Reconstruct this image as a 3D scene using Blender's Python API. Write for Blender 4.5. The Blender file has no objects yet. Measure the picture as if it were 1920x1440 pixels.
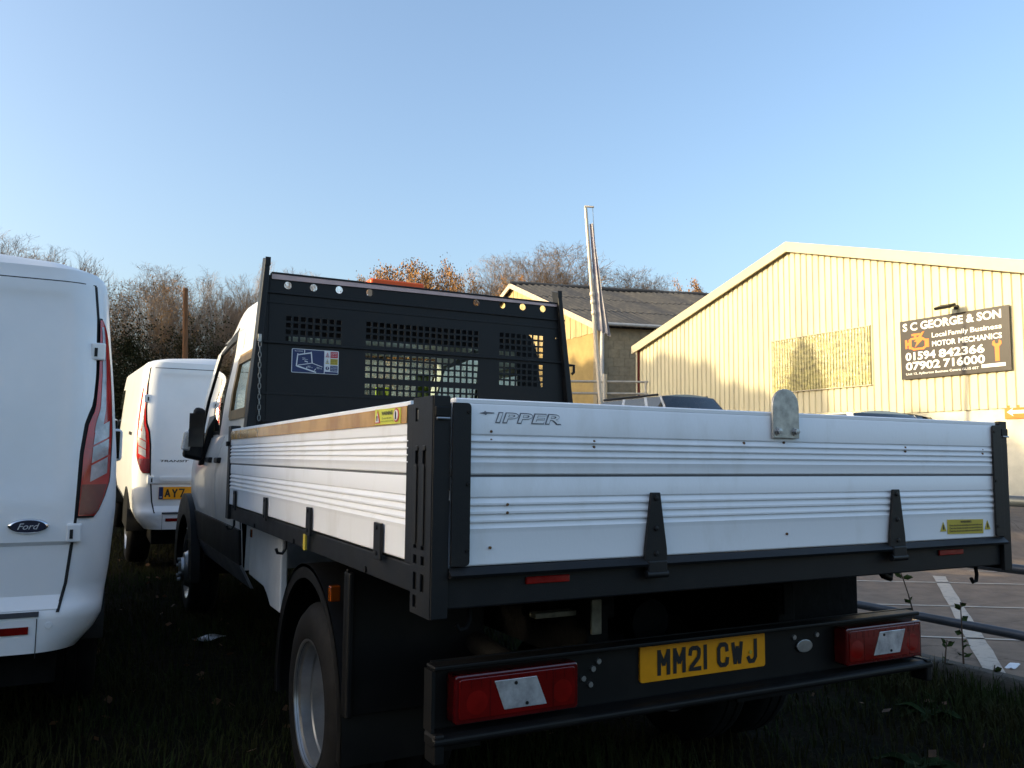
import bpy, bmesh, math, random
from mathutils import Vector, Matrix
random.seed(7)
SC = bpy.context.scene
COL = SC.collection

# ------------------------------------------------------------------ camera, sky, sun, exposure
CAM = Vector((-.7215, -1.7605, 1.2092)); YAW, PITCH, ROLL, FPX = .4805, .0890, .0092, 1568.7
_f = Vector((math.sin(YAW)*math.cos(PITCH), math.cos(YAW)*math.cos(PITCH), math.sin(PITCH)))
_r = Vector((math.cos(YAW), -math.sin(YAW), 0)); _u = _r.cross(_f)
_r2 = _r*math.cos(ROLL)+_u*math.sin(ROLL); _u2 = _u*math.cos(ROLL)-_r*math.sin(ROLL)
cam = bpy.data.cameras.new('camera'); cam.sensor_width = 36; cam.lens = FPX/1920*36
cam.clip_start = .05; cam.clip_end = 3000
camo = bpy.data.objects.new('camera', cam); COL.objects.link(camo)
camo.matrix_world = Matrix(((_r2.x, _u2.x, -_f.x, CAM.x), (_r2.y, _u2.y, -_f.y, CAM.y), (_r2.z, _u2.z, -_f.z, CAM.z), (0, 0, 0, 1)))
SC.camera = camo

SUN_A = math.radians(12)      # the sun stands to the left (-x), this far round towards the front (+y)
SUN_E = math.radians(12)
S_DIR = Vector((-math.cos(SUN_A)*math.cos(SUN_E), math.sin(SUN_A)*math.cos(SUN_E), math.sin(SUN_E)))
W = bpy.data.worlds.new('World'); SC.world = W; W.use_nodes = True
_nt = W.node_tree; _sky = _nt.nodes.new('ShaderNodeTexSky'); _sky.sky_type = 'NISHITA'; _sky.sun_disc = False
_sky.sun_elevation = SUN_E; _sky.sun_rotation = -(math.pi/2-SUN_A)
_sky.altitude = 60; _sky.air_density = 1.0; _sky.dust_density = 4.6; _sky.ozone_density = 1.95
_nt.links.new(_sky.outputs[0], _nt.nodes['Background'].inputs[0])
_nt.nodes['Background'].inputs[1].default_value = .15
_sl = bpy.data.lights.new('sun', 'SUN'); _sl.energy = 2.2; _sl.angle = math.radians(.55); _sl.color = (1, .81, .48)
_so = bpy.data.objects.new('sun', _sl); COL.objects.link(_so)
_so.rotation_euler = (-S_DIR).to_track_quat('-Z', 'Y').to_euler()
SC.view_settings.view_transform = 'Standard'; SC.view_settings.look = 'None'
SC.view_settings.gamma = 1; SC.view_settings.use_curve_mapping = False
SC.view_settings.exposure = 1.54

# ------------------------------------------------------------------ materials
MATS = {}
def mat(name, col, rough=.5, metal=0, var=.12, scale=6, bump=0, bscale=40, spec=.5, coat=0, col2=None, stretch=None, detail=5, trans=0, rvar=0, lo=.35, hi=.65):
    if name in MATS: return MATS[name]
    m = bpy.data.materials.new(name); m.use_nodes = True; nt = m.node_tree; b = nt.nodes['Principled BSDF']
    b.inputs['Roughness'].default_value = rough; b.inputs['Metallic'].default_value = metal
    b.inputs['Specular IOR Level'].default_value = spec
    b.inputs['Coat Weight'].default_value = coat; b.inputs['Coat Roughness'].default_value = .06
    if trans: b.inputs['Transmission Weight'].default_value = trans
    tc = nt.nodes.new('ShaderNodeTexCoord'); vec = tc.outputs['Object']
    if stretch:
        mp = nt.nodes.new('ShaderNodeMapping'); mp.inputs['Scale'].default_value = stretch
        nt.links.new(vec, mp.inputs[0]); vec = mp.outputs[0]
    n = nt.nodes.new('ShaderNodeTexNoise'); n.inputs['Scale'].default_value = scale; n.inputs['Detail'].default_value = detail
    n.inputs['Roughness'].default_value = .62
    nt.links.new(vec, n.inputs['Vector'])
    r = nt.nodes.new('ShaderNodeMapRange'); r.inputs[1].default_value = lo; r.inputs[2].default_value = hi
    nt.links.new(n.outputs['Fac'], r.inputs[0])
    mx = nt.nodes.new('ShaderNodeMix'); mx.data_type = 'RGBA'
    c2 = col2 if col2 else tuple(c*(1-var) for c in col[:3]); c1 = col if col2 else tuple(min(1, c*(1+var*.5)) for c in col[:3])
    mx.inputs[6].default_value = (*c1[:3], 1); mx.inputs[7].default_value = (*c2[:3], 1)
    nt.links.new(r.outputs[0], mx.inputs[0]); nt.links.new(mx.outputs[2], b.inputs['Base Color'])
    if rvar:
        rr = nt.nodes.new('ShaderNodeMapRange'); rr.inputs[3].default_value = max(.02, rough-rvar); rr.inputs[4].default_value = min(1, rough+rvar)
        nt.links.new(n.outputs['Fac'], rr.inputs[0]); nt.links.new(rr.outputs[0], b.inputs['Roughness'])
    if bump:
        n2 = nt.nodes.new('ShaderNodeTexNoise'); n2.inputs['Scale'].default_value = bscale; n2.inputs['Detail'].default_value = 6
        nt.links.new(vec, n2.inputs['Vector'])
        bp = nt.nodes.new('ShaderNodeBump'); bp.inputs['Strength'].default_value = bump; bp.inputs['Distance'].default_value = .02
        nt.links.new(n2.outputs['Fac'], bp.inputs['Height']); nt.links.new(bp.outputs[0], b.inputs['Normal'])
    MATS[name] = m; return m
def glass_mat(name, tint=(.8, .86, .82), refl=1.45, rough=.02):
    if name in MATS: return MATS[name]
    m = bpy.data.materials.new(name); m.use_nodes = True; nt = m.node_tree; nt.nodes.clear()
    o = nt.nodes.new('ShaderNodeOutputMaterial'); t = nt.nodes.new('ShaderNodeBsdfTransparent'); t.inputs[0].default_value = (*tint, 1)
    g = nt.nodes.new('ShaderNodeBsdfGlossy'); g.inputs['Roughness'].default_value = rough
    fr = nt.nodes.new('ShaderNodeFresnel'); fr.inputs[0].default_value = refl
    mx = nt.nodes.new('ShaderNodeMixShader'); nt.links.new(fr.outputs[0], mx.inputs[0]); nt.links.new(t.outputs[0], mx.inputs[1]); nt.links.new(g.outputs[0], mx.inputs[2])
    nt.links.new(mx.outputs[0], o.inputs[0]); MATS[name] = m; return m
def lens_mat(name, col, rough=.12):
    m = mat(name, col, rough, var=.25, scale=9, coat=.6, bump=.03, bscale=60); return m

WHITE = mat('white_board_paint', (.87, .88, .90), .42, scale=2.4, coat=.1, bump=.03, bscale=60, stretch=(2.2, 2.2, .9), col2=(.66, .645, .61), lo=.54, hi=.9, detail=8)
BODYW = mat('white_body_paint', (.78, .79, .80), .3, var=.05, scale=2, coat=.35, spec=.4)
CABW = mat('white_cab_paint', (.74, .74, .73), .3, var=.14, scale=5, coat=.35, spec=.4)
CHAR = mat('charcoal_powder_coat', (.0095, .0105, .0125), .45, col2=(.020, .018, .016), lo=.5, hi=.9, scale=9, bump=.06, bscale=300, rvar=.12, spec=.28)
BLK = mat('black_plastic', (.005, .0052, .0058), .5, col2=(.016, .014, .012), lo=.5, hi=.95, scale=7, detail=8, rvar=.1, spec=.25)
UNDER = mat('underbody_black', (.005, .005, .005), .8, var=.5, scale=8, bump=.2, spec=.15)
RUB = mat('tyre_rubber', (.007, .007, .0075), .75, var=.5, scale=14, bump=.1, bscale=120, spec=.2)
GALV = mat('galvanised_steel', (.46, .45, .42), .45, .75, var=.35, scale=26, rvar=.15)
STEEL = mat('dull_steel', (.40, .41, .42), .38, .8, var=.25, scale=12, rvar=.1)
RIM = mat('silver_wheel_paint', (.38, .39, .40), .32, .85, var=.25, scale=6)
CHROME = mat('chrome', (.75, .76, .78), .12, 1, var=.05)
REDL = lens_mat('red_lens', (.17, .004, .004)); REDD = lens_mat('dark_red_lens', (.11, .004, .005)); REDB = lens_mat('bright_red_reflector', (.30, .008, .006))
CLRL = mat('clear_lens', (.60, .61, .63), .16, .3, var=.35, scale=22, coat=.6, bump=.06, bscale=50)
AMB = lens_mat('amber_lens', (.22, .045, .004)); ORG = mat('orange_beacon', (1.0, .11, .002), .45, var=.1)
PLATE = mat('yellow_plate', (.90, .36, .006), .35, var=.08, scale=18); PRINT = mat('black_print', (.012, .012, .013), .5, var=.1)
TAPE = mat('brown_film', (.60, .33, .075), .22, var=.3, scale=5, col2=(.42, .21, .04), stretch=(1, 1.2, 1), coat=.5, lo=.42, hi=.62)
PINK = mat('reflective_tape', (.60, .42, .40), .35, var=.12, scale=12, coat=.3)
STY = mat('yellow_sticker', (.62, .64, .06), .4, var=.06); STW = mat('white_print', (.78, .80, .82), .45, var=.06)
STB = mat('blue_sticker', (.012, .028, .115), .4, var=.1); STR = mat('red_print', (.50, .03, .05), .45, var=.1); STO = mat('ochre_sticker', (.52, .40, .04), .5, var=.1)
GLASS = glass_mat('window_glass'); GLD = glass_mat('dark_glass', (.25, .28, .27), 1.5)
def misted_glass():
    m = bpy.data.materials.new('misted_glass'); m.use_nodes = True; nt = m.node_tree; nt.nodes.clear()
    o = nt.nodes.new('ShaderNodeOutputMaterial'); t = nt.nodes.new('ShaderNodeBsdfTransparent'); t.inputs[0].default_value = (.85, .9, .86, 1)
    d = nt.nodes.new('ShaderNodeBsdfTranslucent'); d.inputs[0].default_value = (.75, .82, .76, 1)
    n = nt.nodes.new('ShaderNodeTexNoise'); n.inputs['Scale'].default_value = 3.5; r = nt.nodes.new('ShaderNodeMapRange'); r.inputs[1].default_value = .35; r.inputs[2].default_value = .65; r.inputs[3].default_value = .06; r.inputs[4].default_value = .34
    nt.links.new(n.outputs[0], r.inputs[0]); mx = nt.nodes.new('ShaderNodeMixShader'); nt.links.new(r.outputs[0], mx.inputs[0]); nt.links.new(t.outputs[0], mx.inputs[1]); nt.links.new(d.outputs[0], mx.inputs[2]); nt.links.new(mx.outputs[0], o.inputs[0]); return m
MIST = misted_glass()
RUST = mat('rusty_screw', (.16, .08, .03), .8, var=.5, scale=60)
SEAT = mat('seat_fabric', (.02, .021, .023), .9, var=.3, scale=40)
HIVIS = mat('hi_vis_cloth', (.60, .78, .06), .7, var=.15, scale=20)
CREAM = mat('cream_cladding', (.53, .485, .335), .42, var=.16, scale=1.6, stretch=(1, 1.5, .18), lo=.45, hi=.8)
CREAMF = mat('cream_flashing', (.46, .405, .28), .4, var=.06, scale=2)
CREAMW = mat('cream_painted_wall', (.62, .60, .50), .75, var=.14, scale=2.2, bump=.12, bscale=50)

# ------------------------------------------------------------------ mesh helpers
class MB:
    def __init__(s): s.v = []; s.f = []
    def add(s, vs, fs):
        o = len(s.v); s.v += [tuple(v) for v in vs]; s.f += [tuple(i+o for i in f) for f in fs]; return s
    def box(s, a, b):
        (x0, y0, z0), (x1, y1, z1) = a, b
        x0, x1 = min(x0, x1), max(x0, x1); y0, y1 = min(y0, y1), max(y0, y1); z0, z1 = min(z0, z1), max(z0, z1)
        return s.add([(x0,y0,z0),(x1,y0,z0),(x1,y1,z0),(x0,y1,z0),(x0,y0,z1),(x1,y0,z1),(x1,y1,z1),(x0,y1,z1)],
                     [(0,3,2,1),(4,5,6,7),(0,1,5,4),(1,2,6,5),(2,3,7,6),(3,0,4,7)])
    def hexa(s, p):   # 8 points: bottom 4, top 4
        return s.add(p, [(0,3,2,1),(4,5,6,7),(0,1,5,4),(1,2,6,5),(2,3,7,6),(3,0,4,7)])
    def prism(s, poly, ax, a, b):   # poly of 2-D points in the two other axes (cyclic order xyz without ax), swept a..b along ax
        def P(q, t):
            if ax == 'x': return (t, q[0], q[1])
            if ax == 'y': return (q[0], t, q[1])
            return (q[0], q[1], t)
        n = len(poly); vs = [P(q, a) for q in poly]+[P(q, b) for q in poly]
        fs = [tuple(range(n)), tuple(range(2*n-1, n-1, -1))]+[(i, i+n, (i+1) % n+n, (i+1) % n) for i in range(n)]
        return s.add(vs, fs)
    def tube(s, pts, r, n=8, caps=True, rs=None):
        pts = [Vector(p) for p in pts]; o = len(s.v); k = len(pts)
        up = Vector((0, 0, 1)); prev = None
        for i, p in enumerate(pts):
            d = (pts[min(i+1, k-1)]-pts[max(i-1, 0)]).normalized()
            a = prev if prev else (up if abs(d.z) < .9 else Vector((1, 0, 0)))
            x = (a-d*a.dot(d)); x = x.normalized() if x.length > 1e-6 else d.orthogonal().normalized()
            prev = x; y = d.cross(x); rr = rs[i] if rs else r
            for j in range(n):
                t = 2*math.pi*j/n; s.v.append(tuple(p+(x*math.cos(t)+y*math.sin(t))*rr))
        for i in range(k-1):
            for j in range(n):
                s.f.append((o+i*n+j, o+i*n+(j+1) % n, o+(i+1)*n+(j+1) % n, o+(i+1)*n+j))
        if caps: s.f.append(tuple(o+j for j in range(n))[::-1]); s.f.append(tuple(o+(k-1)*n+j for j in range(n)))
        return s
    def lathe(s, prof, c, ax='x', n=40, sgn=1):   # prof: (offset along axis, radius)
        o = len(s.v)
        for (t, r) in prof:
            for j in range(n):
                a = 2*math.pi*j/n; u, v = r*math.cos(a), r*math.sin(a)
                s.v.append((c[0]+sgn*t, c[1]+u, c[2]+v) if ax == 'x' else ((c[0]+u, c[1]+sgn*t, c[2]+v) if ax == 'y' else (c[0]+u, c[1]+v, c[2]+sgn*t)))
        for i in range(len(prof)-1):
            for j in range(n): s.f.append((o+i*n+j, o+i*n+(j+1) % n, o+(i+1)*n+(j+1) % n, o+(i+1)*n+j))
        return s
    def grid(s, fn, us, vs):
        o = len(s.v); n = len(vs)
        for u in us:
            for v in vs: s.v.append(tuple(fn(u, v)))
        for i in range(len(us)-1):
            for j in range(n-1): s.f.append((o+i*n+j, o+(i+1)*n+j, o+(i+1)*n+j+1, o+i*n+j+1))
        return s
    def slab(s, front, back, us, vs):   # closed sheet between two surfaces
        s.grid(front, us, vs); s.grid(back, us, list(vs)[::-1])
        def edge(seq):
            o = len(s.v)
            for (u, v) in seq: s.v.append(tuple(front(u, v))); s.v.append(tuple(back(u, v)))
            for i in range(len(seq)-1): s.f.append((o+2*i, o+2*i+1, o+2*i+3, o+2*i+2))
        edge([(u, vs[0]) for u in us]); edge([(u, vs[-1]) for u in us][::-1])
        edge([(us[0], v) for v in vs][::-1]); edge([(us[-1], v) for v in vs])
        return s
    def plate_holes(s, P, a0, a1, b0, b1, holes, th, circ=()):
        # plate in plane coords (a, b, depth): rectangular holes cut through, circular ones too; P maps (a,b,d)->world
        xs = sorted(set(round(q_, 4) for q_ in [a0, a1]+[v for h in holes for v in h[:2]]+[v for (ca, cb, r) in circ for v in (ca-r*1.25, ca+r*1.25)]))
        zs = sorted(set(round(q_, 4) for q_ in [b0, b1]+[v for h in holes for v in h[2:]]+[v for (ca, cb, r) in circ for v in (cb-r*1.25, cb+r*1.25)]))
        bm = bmesh.new(); vd = {}
        def V(a, b):
            k = (round(a, 5), round(b, 5))
            if k not in vd: vd[k] = bm.verts.new((a, b, 0))
            return vd[k]
        for i in range(len(xs)-1):
            for j in range(len(zs)-1):
                ca, cb = (xs[i]+xs[i+1])/2, (zs[j]+zs[j+1])/2
                if any(h[0] < ca < h[1] and h[2] < cb < h[3] for h in holes): continue
                if any(abs(ca-c[0]) < c[2]*1.25 and abs(cb-c[1]) < c[2]*1.25 for c in circ): continue
                bm.faces.new((V(xs[i], zs[j]), V(xs[i+1], zs[j]), V(xs[i+1], zs[j+1]), V(xs[i], zs[j+1])))
        for (ca, cb, r) in circ:
            n = 16; R = r*1.25
            inn = [bm.verts.new((ca+r*math.cos(2*math.pi*k/n), cb+r*math.sin(2*math.pi*k/n), 0)) for k in range(n)]
            out = []
            for k in range(n):
                c_, s_ = math.cos(2*math.pi*k/n), math.sin(2*math.pi*k/n); m_ = max(abs(c_), abs(s_)); a, b = ca+R*c_/m_, cb+R*s_/m_
                out.append(V(a, b) if (round(a, 5), round(b, 5)) in vd else bm.verts.new((a, b, 0)))
            for k in range(n): bm.faces.new((out[k], out[(k+1) % n], inn[(k+1) % n], inn[k]))
        r_ = bmesh.ops.extrude_face_region(bm, geom=bm.faces[:])
        for g in r_['geom']:
            if isinstance(g, bmesh.types.BMVert): g.co.z += th
        bm.verts.index_update(); o = len(s.v)
        s.v += [tuple(P(*v.co)) for v in bm.verts]; s.f += [tuple(v.index+o for v in f.verts) for f in bm.faces]; bm.free(); return s
    def mesh(s, name, smooth=0):
        me = bpy.data.meshes.new(name); me.from_pydata(s.v, [], s.f)
        bm = bmesh.new(); bm.from_mesh(me); bmesh.ops.recalc_face_normals(bm, faces=bm.faces[:]); bm.to_mesh(me); bm.free()
        if smooth:
            for p in me.polygons: p.use_smooth = True
            try: me.set_sharp_from_angle(angle=math.radians(smooth))
            except Exception: pass
        return me
    def build(s, name, m, parent=None, smooth=0, bev=0, label=None, cat=None, group=None, kind=None):
        me = s.mesh(name, smooth); me.materials.append(m)
        return link(name, me, parent, bev, label, cat, group, kind)
def link(name, me, parent=None, bev=0, label=None, cat=None, group=None, kind=None):
    o = bpy.data.objects.new(name, me); COL.objects.link(o)
    if parent:
        o.parent = parent
        if parent.name in WORLD: o.matrix_parent_inverse = parent.matrix_basis.inverted()
    if bev:
        b = o.modifiers.new('bevel', 'BEVEL'); b.width = bev; b.segments = 2; b.limit_method = 'ANGLE'; b.angle_limit = math.radians(35)
    if label: o['label'] = label
    if cat: o['category'] = cat
    if group: o['group'] = group
    if kind: o['kind'] = kind
    return o
WORLD = set()   # things whose parts are written in world coordinates
def thing(name, label, cat, loc=(0, 0, 0), rz=0, group=None, world=False):
    o = bpy.data.objects.new(name, None); COL.objects.link(o); o.location = loc; o.rotation_euler = (0, 0, rz)
    o.empty_display_size = .2
    o['label'] = label; o['category'] = cat
    if group: o['group'] = group
    if world: WORLD.add(o.name)
    return o
def copy_tree(o, parent=None):
    c = o.copy(); COL.objects.link(c); c.parent = parent
    for ch in list(o.children): copy_tree(ch, c)
    return c
def lerp(t, x):
    if x <= t[0][0]: return t[0][1]
    for (a, b), (c, d) in zip(t, t[1:]):
        if x <= c: return b+(d-b)*(x-a)/(c-a)
    return t[-1][1]
def frange(a, b, n): return [a+(b-a)*i/(n-1) for i in range(n)]
_TXT = {}
def text(s, org, ux, uy, w, h, m, parent, name='lettering', bold=.0, th=.0015, shear=0):
    """flat lettering filling w x h from its lower-left corner org, along ux / uy"""
    key = (s, bold, shear)
    if key not in _TXT:
        c = bpy.data.curves.new('t', 'FONT'); c.body = s; c.size = 1; c.offset = bold; c.shear = shear; c.resolution_u = 3
        o = bpy.data.objects.new('t', c); COL.objects.link(o); bpy.context.view_layer.update()
        me = bpy.data.meshes.new_from_object(o.evaluated_get(bpy.context.evaluated_depsgraph_get()))
        vs = [tuple(v.co) for v in me.vertices]; fs = [tuple(p.vertices) for p in me.polygons]
        bpy.data.objects.remove(o); bpy.data.meshes.remove(me)
        x0 = min(v[0] for v in vs); x1 = max(v[0] for v in vs); y0 = min(v[1] for v in vs); y1 = max(v[1] for v in vs)
        _TXT[key] = ([((v[0]-x0)/(x1-x0), (v[1]-y0)/(y1-y0)) for v in vs], fs)
    vs, fs = _TXT[key]; org = Vector(org); ux = Vector(ux); uy = Vector(uy); nz = ux.cross(uy).normalized()
    b = MB(); b.add([org+ux*(v[0]*w)+uy*(v[1]*h)+nz*th for v in vs], fs)
    me = bpy.data.meshes.new(name); me.from_pydata(b.v, [], b.f); me.materials.append(m)
    return link(name, me, parent)
GLYPH = {'M': [(0, 0), (0, 1), (.5, .40), (1, 1), (1, 0)], 'W': [(0, 1), (.24, 0), (.5, .78), (.76, 0), (1, 1)], 'A': [(0, 0), (.5, 1), (1, 0)], 'Y': [(0, 1), (.5, .45), (1, 1)], '7': [(0, 1), (1, 1), (.35, 0)], '1': [(.5, 0), (.5, 1)],
    'J': [(.15, .16), (.3, .0), (.75, 0), (1, .2), (1, 1)], 'C': [(1, .74), (.95, .92), (.75, 1), (.25, 1), (0, .82), (0, .18), (.25, 0), (.75, 0), (.95, .08), (1, .26)],
    '2': [(0, .76), (.05, .92), (.25, 1), (.75, 1), (.97, .9), (1, .72), (.9, .52), (.1, .12), (.0, .0), (1, 0)]}
def plate_char(ch, org, w, h, m, parent, sw=.0135):
    org = Vector(org)
    def strip(pts, dy):
        pts = [Vector((sw/2+p[0]*(w-sw), sw/2+p[1]*(h-sw))) for p in pts]
        L, R_ = [], []
        for i, p in enumerate(pts):
            a = (p-pts[i-1]).normalized() if i else (pts[1]-p).normalized(); b_ = (pts[i+1]-p).normalized() if i < len(pts)-1 else a
            n = Vector((-(a+b_).y, (a+b_).x)); n = n.normalized() if n.length > 1e-6 else Vector((-a.y, a.x)); c = max(.72, n.dot(Vector((-a.y, a.x)))); n *= sw/2/c
            e = Vector((0, 0)) if 0 < i < len(pts)-1 else (a*(sw/2 if i else -sw/2))*(.45 if ch in 'MWAY' and abs(a.x) > .1 else 1)
            L.append(p+n+e); R_.append(p-n+e)
        b = MB()
        for i in range(len(pts)-1): b.add([org+Vector((q.x, -dy-.00025*i, q.y)) for q in (L[i], L[i+1], R_[i+1], R_[i])], [(0, 1, 2, 3)])
        return b
    if ch in 'MWAY':
        b = MB(); G_ = GLYPH[ch]
        for i in range(len(G_)-1): c = strip([G_[i], G_[i+1]], .0008+.0003*i); b.add(c.v, c.f)
    else: b = strip(GLYPH[ch], .0008)
    if ch == 'A': c = strip([(.22, .34), (.78, .34)], .0022); b.add(c.v, c.f)
    if ch == 'Y': c = strip([(.5, 0), (.5, .45)], .0022); b.add(c.v, c.f)
    return b.build('character', m, parent)
def flat(poly, org, ux, uy, m, parent, name, th=.001):   # thin printed shape in a plane
    org = Vector(org); ux = Vector(ux); uy = Vector(uy); nz = ux.cross(uy).normalized()
    b = MB(); n = len(poly); b.add([org+ux*p[0]+uy*p[1]+nz*th for p in poly]+[org+ux*p[0]+uy*p[1] for p in poly],
          [tuple(range(n))]+[(i, (i+1) % n, (i+1) % n+n, i+n) for i in range(n)])
    return b.build(name, m, parent)
def rrect(x0, y0, x1, y1, r, n=4, corners=(1, 1, 1, 1)):
    out = []
    for (cx, cy, a, on) in ((x1-r, y0+r, -90, corners[0]), (x1-r, y1-r, 0, corners[1]), (x0+r, y1-r, 90, corners[2]), (x0+r, y0+r, 180, corners[3])):
        if on:
            for k in range(n+1): t = math.radians(a+90*k/n); out.append((cx+r*math.cos(t), cy+r*math.sin(t)))
        else: t = math.radians(a+45); out.append((cx+math.copysign(r, math.cos(t)), cy+math.copysign(r, math.sin(t))))
    return out

# ================================================================== the tipper truck
TX = 1.05
truck = thing('tipper_truck', 'white double-cab tipper truck with white dropsides and a yellow rear number plate', 'truck', (TX, 2.9, 0), world=True)
ZT, ZB = 1.345, .964
UPL = [1.262, 1.245, 1.228, 1.211]; LOL = [1.117, 1.098, 1.078, 1.059]
def board_profile(z1, z0, lines):          # (outward, z), going down
    p = [(-.002, z1), (.0, z1-.004)]
    for i, l in enumerate(lines):
        p += [(.0 if i == 0 else .0025, l+.004), (-.0042, l), (-.003, l-.003), (.0005, l-.008), (.0025, l-.011)]
    p += [(.001, lines[-1]-.018), (0, lines[-1]-.024), (0, z0+.003), (-.002, z0)]
    return p
def planks(ax, a, b, face, sgn, parent):   # face: coordinate of the outer face, sgn: outward direction
    for (z1, z0, ln, pr) in ((1.336, 1.172, UPL, .003), (1.166, ZB, LOL, 0)):
        pr_ = [(face+sgn*(d+pr), z) for d, z in board_profile(z1, z0, ln)]+[(face-sgn*.026, z0), (face-sgn*.026, z1)]
        MB().prism(pr_, ax, a, b).build('plank', WHITE, parent, smooth=30)
    q = [(face+sgn*.001, 1.3365), (face+sgn*.001, 1.345), (face-sgn*.003, 1.348), (face-sgn*.032, 1.348), (face-sgn*.032, 1.3365)]
    MB().prism(q, ax, a, b).build('cap_rail', WHITE, parent)
    MB().box(*( ((a, face-sgn*.004, 1.165), (b, face-sgn*.022, 1.174)) if ax == 'x' else ((face-sgn*.004, a, 1.165), (face-sgn*.022, b, 1.174)))).build('seam', mat('plank_shadow_gap', (.16, .17, .19), .7), parent)

# --- tailboard
tb = MB().box((.09, .027, ZB+.01), (2.01, .034, 1.33)).build('tailboard', WHITE, truck)
planks('x', .052, 2.046, 0, -1, tb)
for cx in (.609, 1.524):
    hz = MB().prism([(cx-.036, .950), (cx+.036, .950), (cx+.034, .985), (cx+.014, 1.126), (cx-.014, 1.126), (cx-.034, .985)], 'y', -.014, -.0045).build('hinge', CHAR, tb, bev=.002)
    MB().box((cx-.030, -.022, .918), (cx+.030, -.004, .955)).build('knuckle', CHAR, hz, bev=.004)
    MB().tube([(cx-.033, -.014, .920), (cx+.033, -.014, .920)], .010, 12).build('pin', CHAR, hz, smooth=40)
    for z in (1.112, 1.035, .972): MB().lathe([(0, .0075), (.004, .0065), (.005, 0)], (cx, -.014, z), 'y', 10, -1).build('bolt', CHAR, hz)
br = [(1.018, 1.274), (1.119, 1.274)]+[(1.0685+.0505*math.cos(t), 1.364+.0505*math.sin(t)) for t in frange(0, math.pi, 14)]
bk = MB().prism(br, 'y', -.014, -.006).build('bracket', GALV, tb, bev=.0015)
for x in (1.037, 1.103): MB().lathe([(0, .0135), (.003, .0135), (.003, .009), (.010, .009), (.011, 0)], (x, -.014, 1.293), 'y', 6, -1).build('bolt', STEEL, bk)
for (x, z) in ((.141, 1.272), (.141, 1.252), (.427, 1.254), (.427, 1.240), (.142, 1.004), (.92, 1.258), (1.07, 1.262), (1.075, 1.005), (1.585, 1.255), (1.585, 1.243), (1.97, 1.252), (1.97, 1.24), (.186, 1.102), (.186, 1.083)):
    MB().lathe([(-.004, .0035), (.002, .0035), (.0028, .002), (.0028, 0)], (x, -.002, z), 'y', 8, -1).build('rivet', RUST, tb)
# worn outline lettering
U, V = (1, 0, 0), (0, 0, 1)
GREYP = mat('grey_outline_print', (.16, .17, .20), .5, var=.3, scale=40)
text('IPPER', (.1505, -.0034, 1.292), U, V, .181, .026, GREYP, tb, bold=.034, th=.0006, shear=.16)
text('IPPER', (.1535, -.0034, 1.2945), U, V, .175, .021, WHITE, tb, bold=.002, th=.0014, shear=.16)
flat([(.109, 1.314), (.122, 1.3175), (.124, 1.320), (.127, 1.3175), (.148, 1.3165), (.148, 1.3145), (.130, 1.3135), (.126, 1.310), (.122, 1.3125)], (0, -.0032, 0), U, V, GREYP, tb, 'worn_mark')
# yellow warning sticker with two triangles
st = flat([(1.776, .981), (1.959, .978), (1.959, 1.024), (1.776, 1.027)], (0, -.001, 0), U, V, STO, tb, 'warning_sticker')
text('WARNING', (1.84, -.002, 1.015), U, V, .055, .007, PRINT, st, bold=.03)
for i, z in enumerate((1.005, .996, .987)): text('Check that all locks and catches are secured before use', (1.784, -.002, z), U, V, .166, .006, PRINT, st, bold=.02)
for x in (1.741, 1.967): flat([(x, .99), (x+.03, .99), (x+.015, 1.02)], (0, -.001, 0), U, V, STO, tb, 'warning_triangle'); flat([(x+.012, .996), (x+.018, .996), (x+.0165, 1.011), (x+.0135, 1.011)], (0, -.0022, 0), U, V, PRINT, tb, 'warning_mark')

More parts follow.
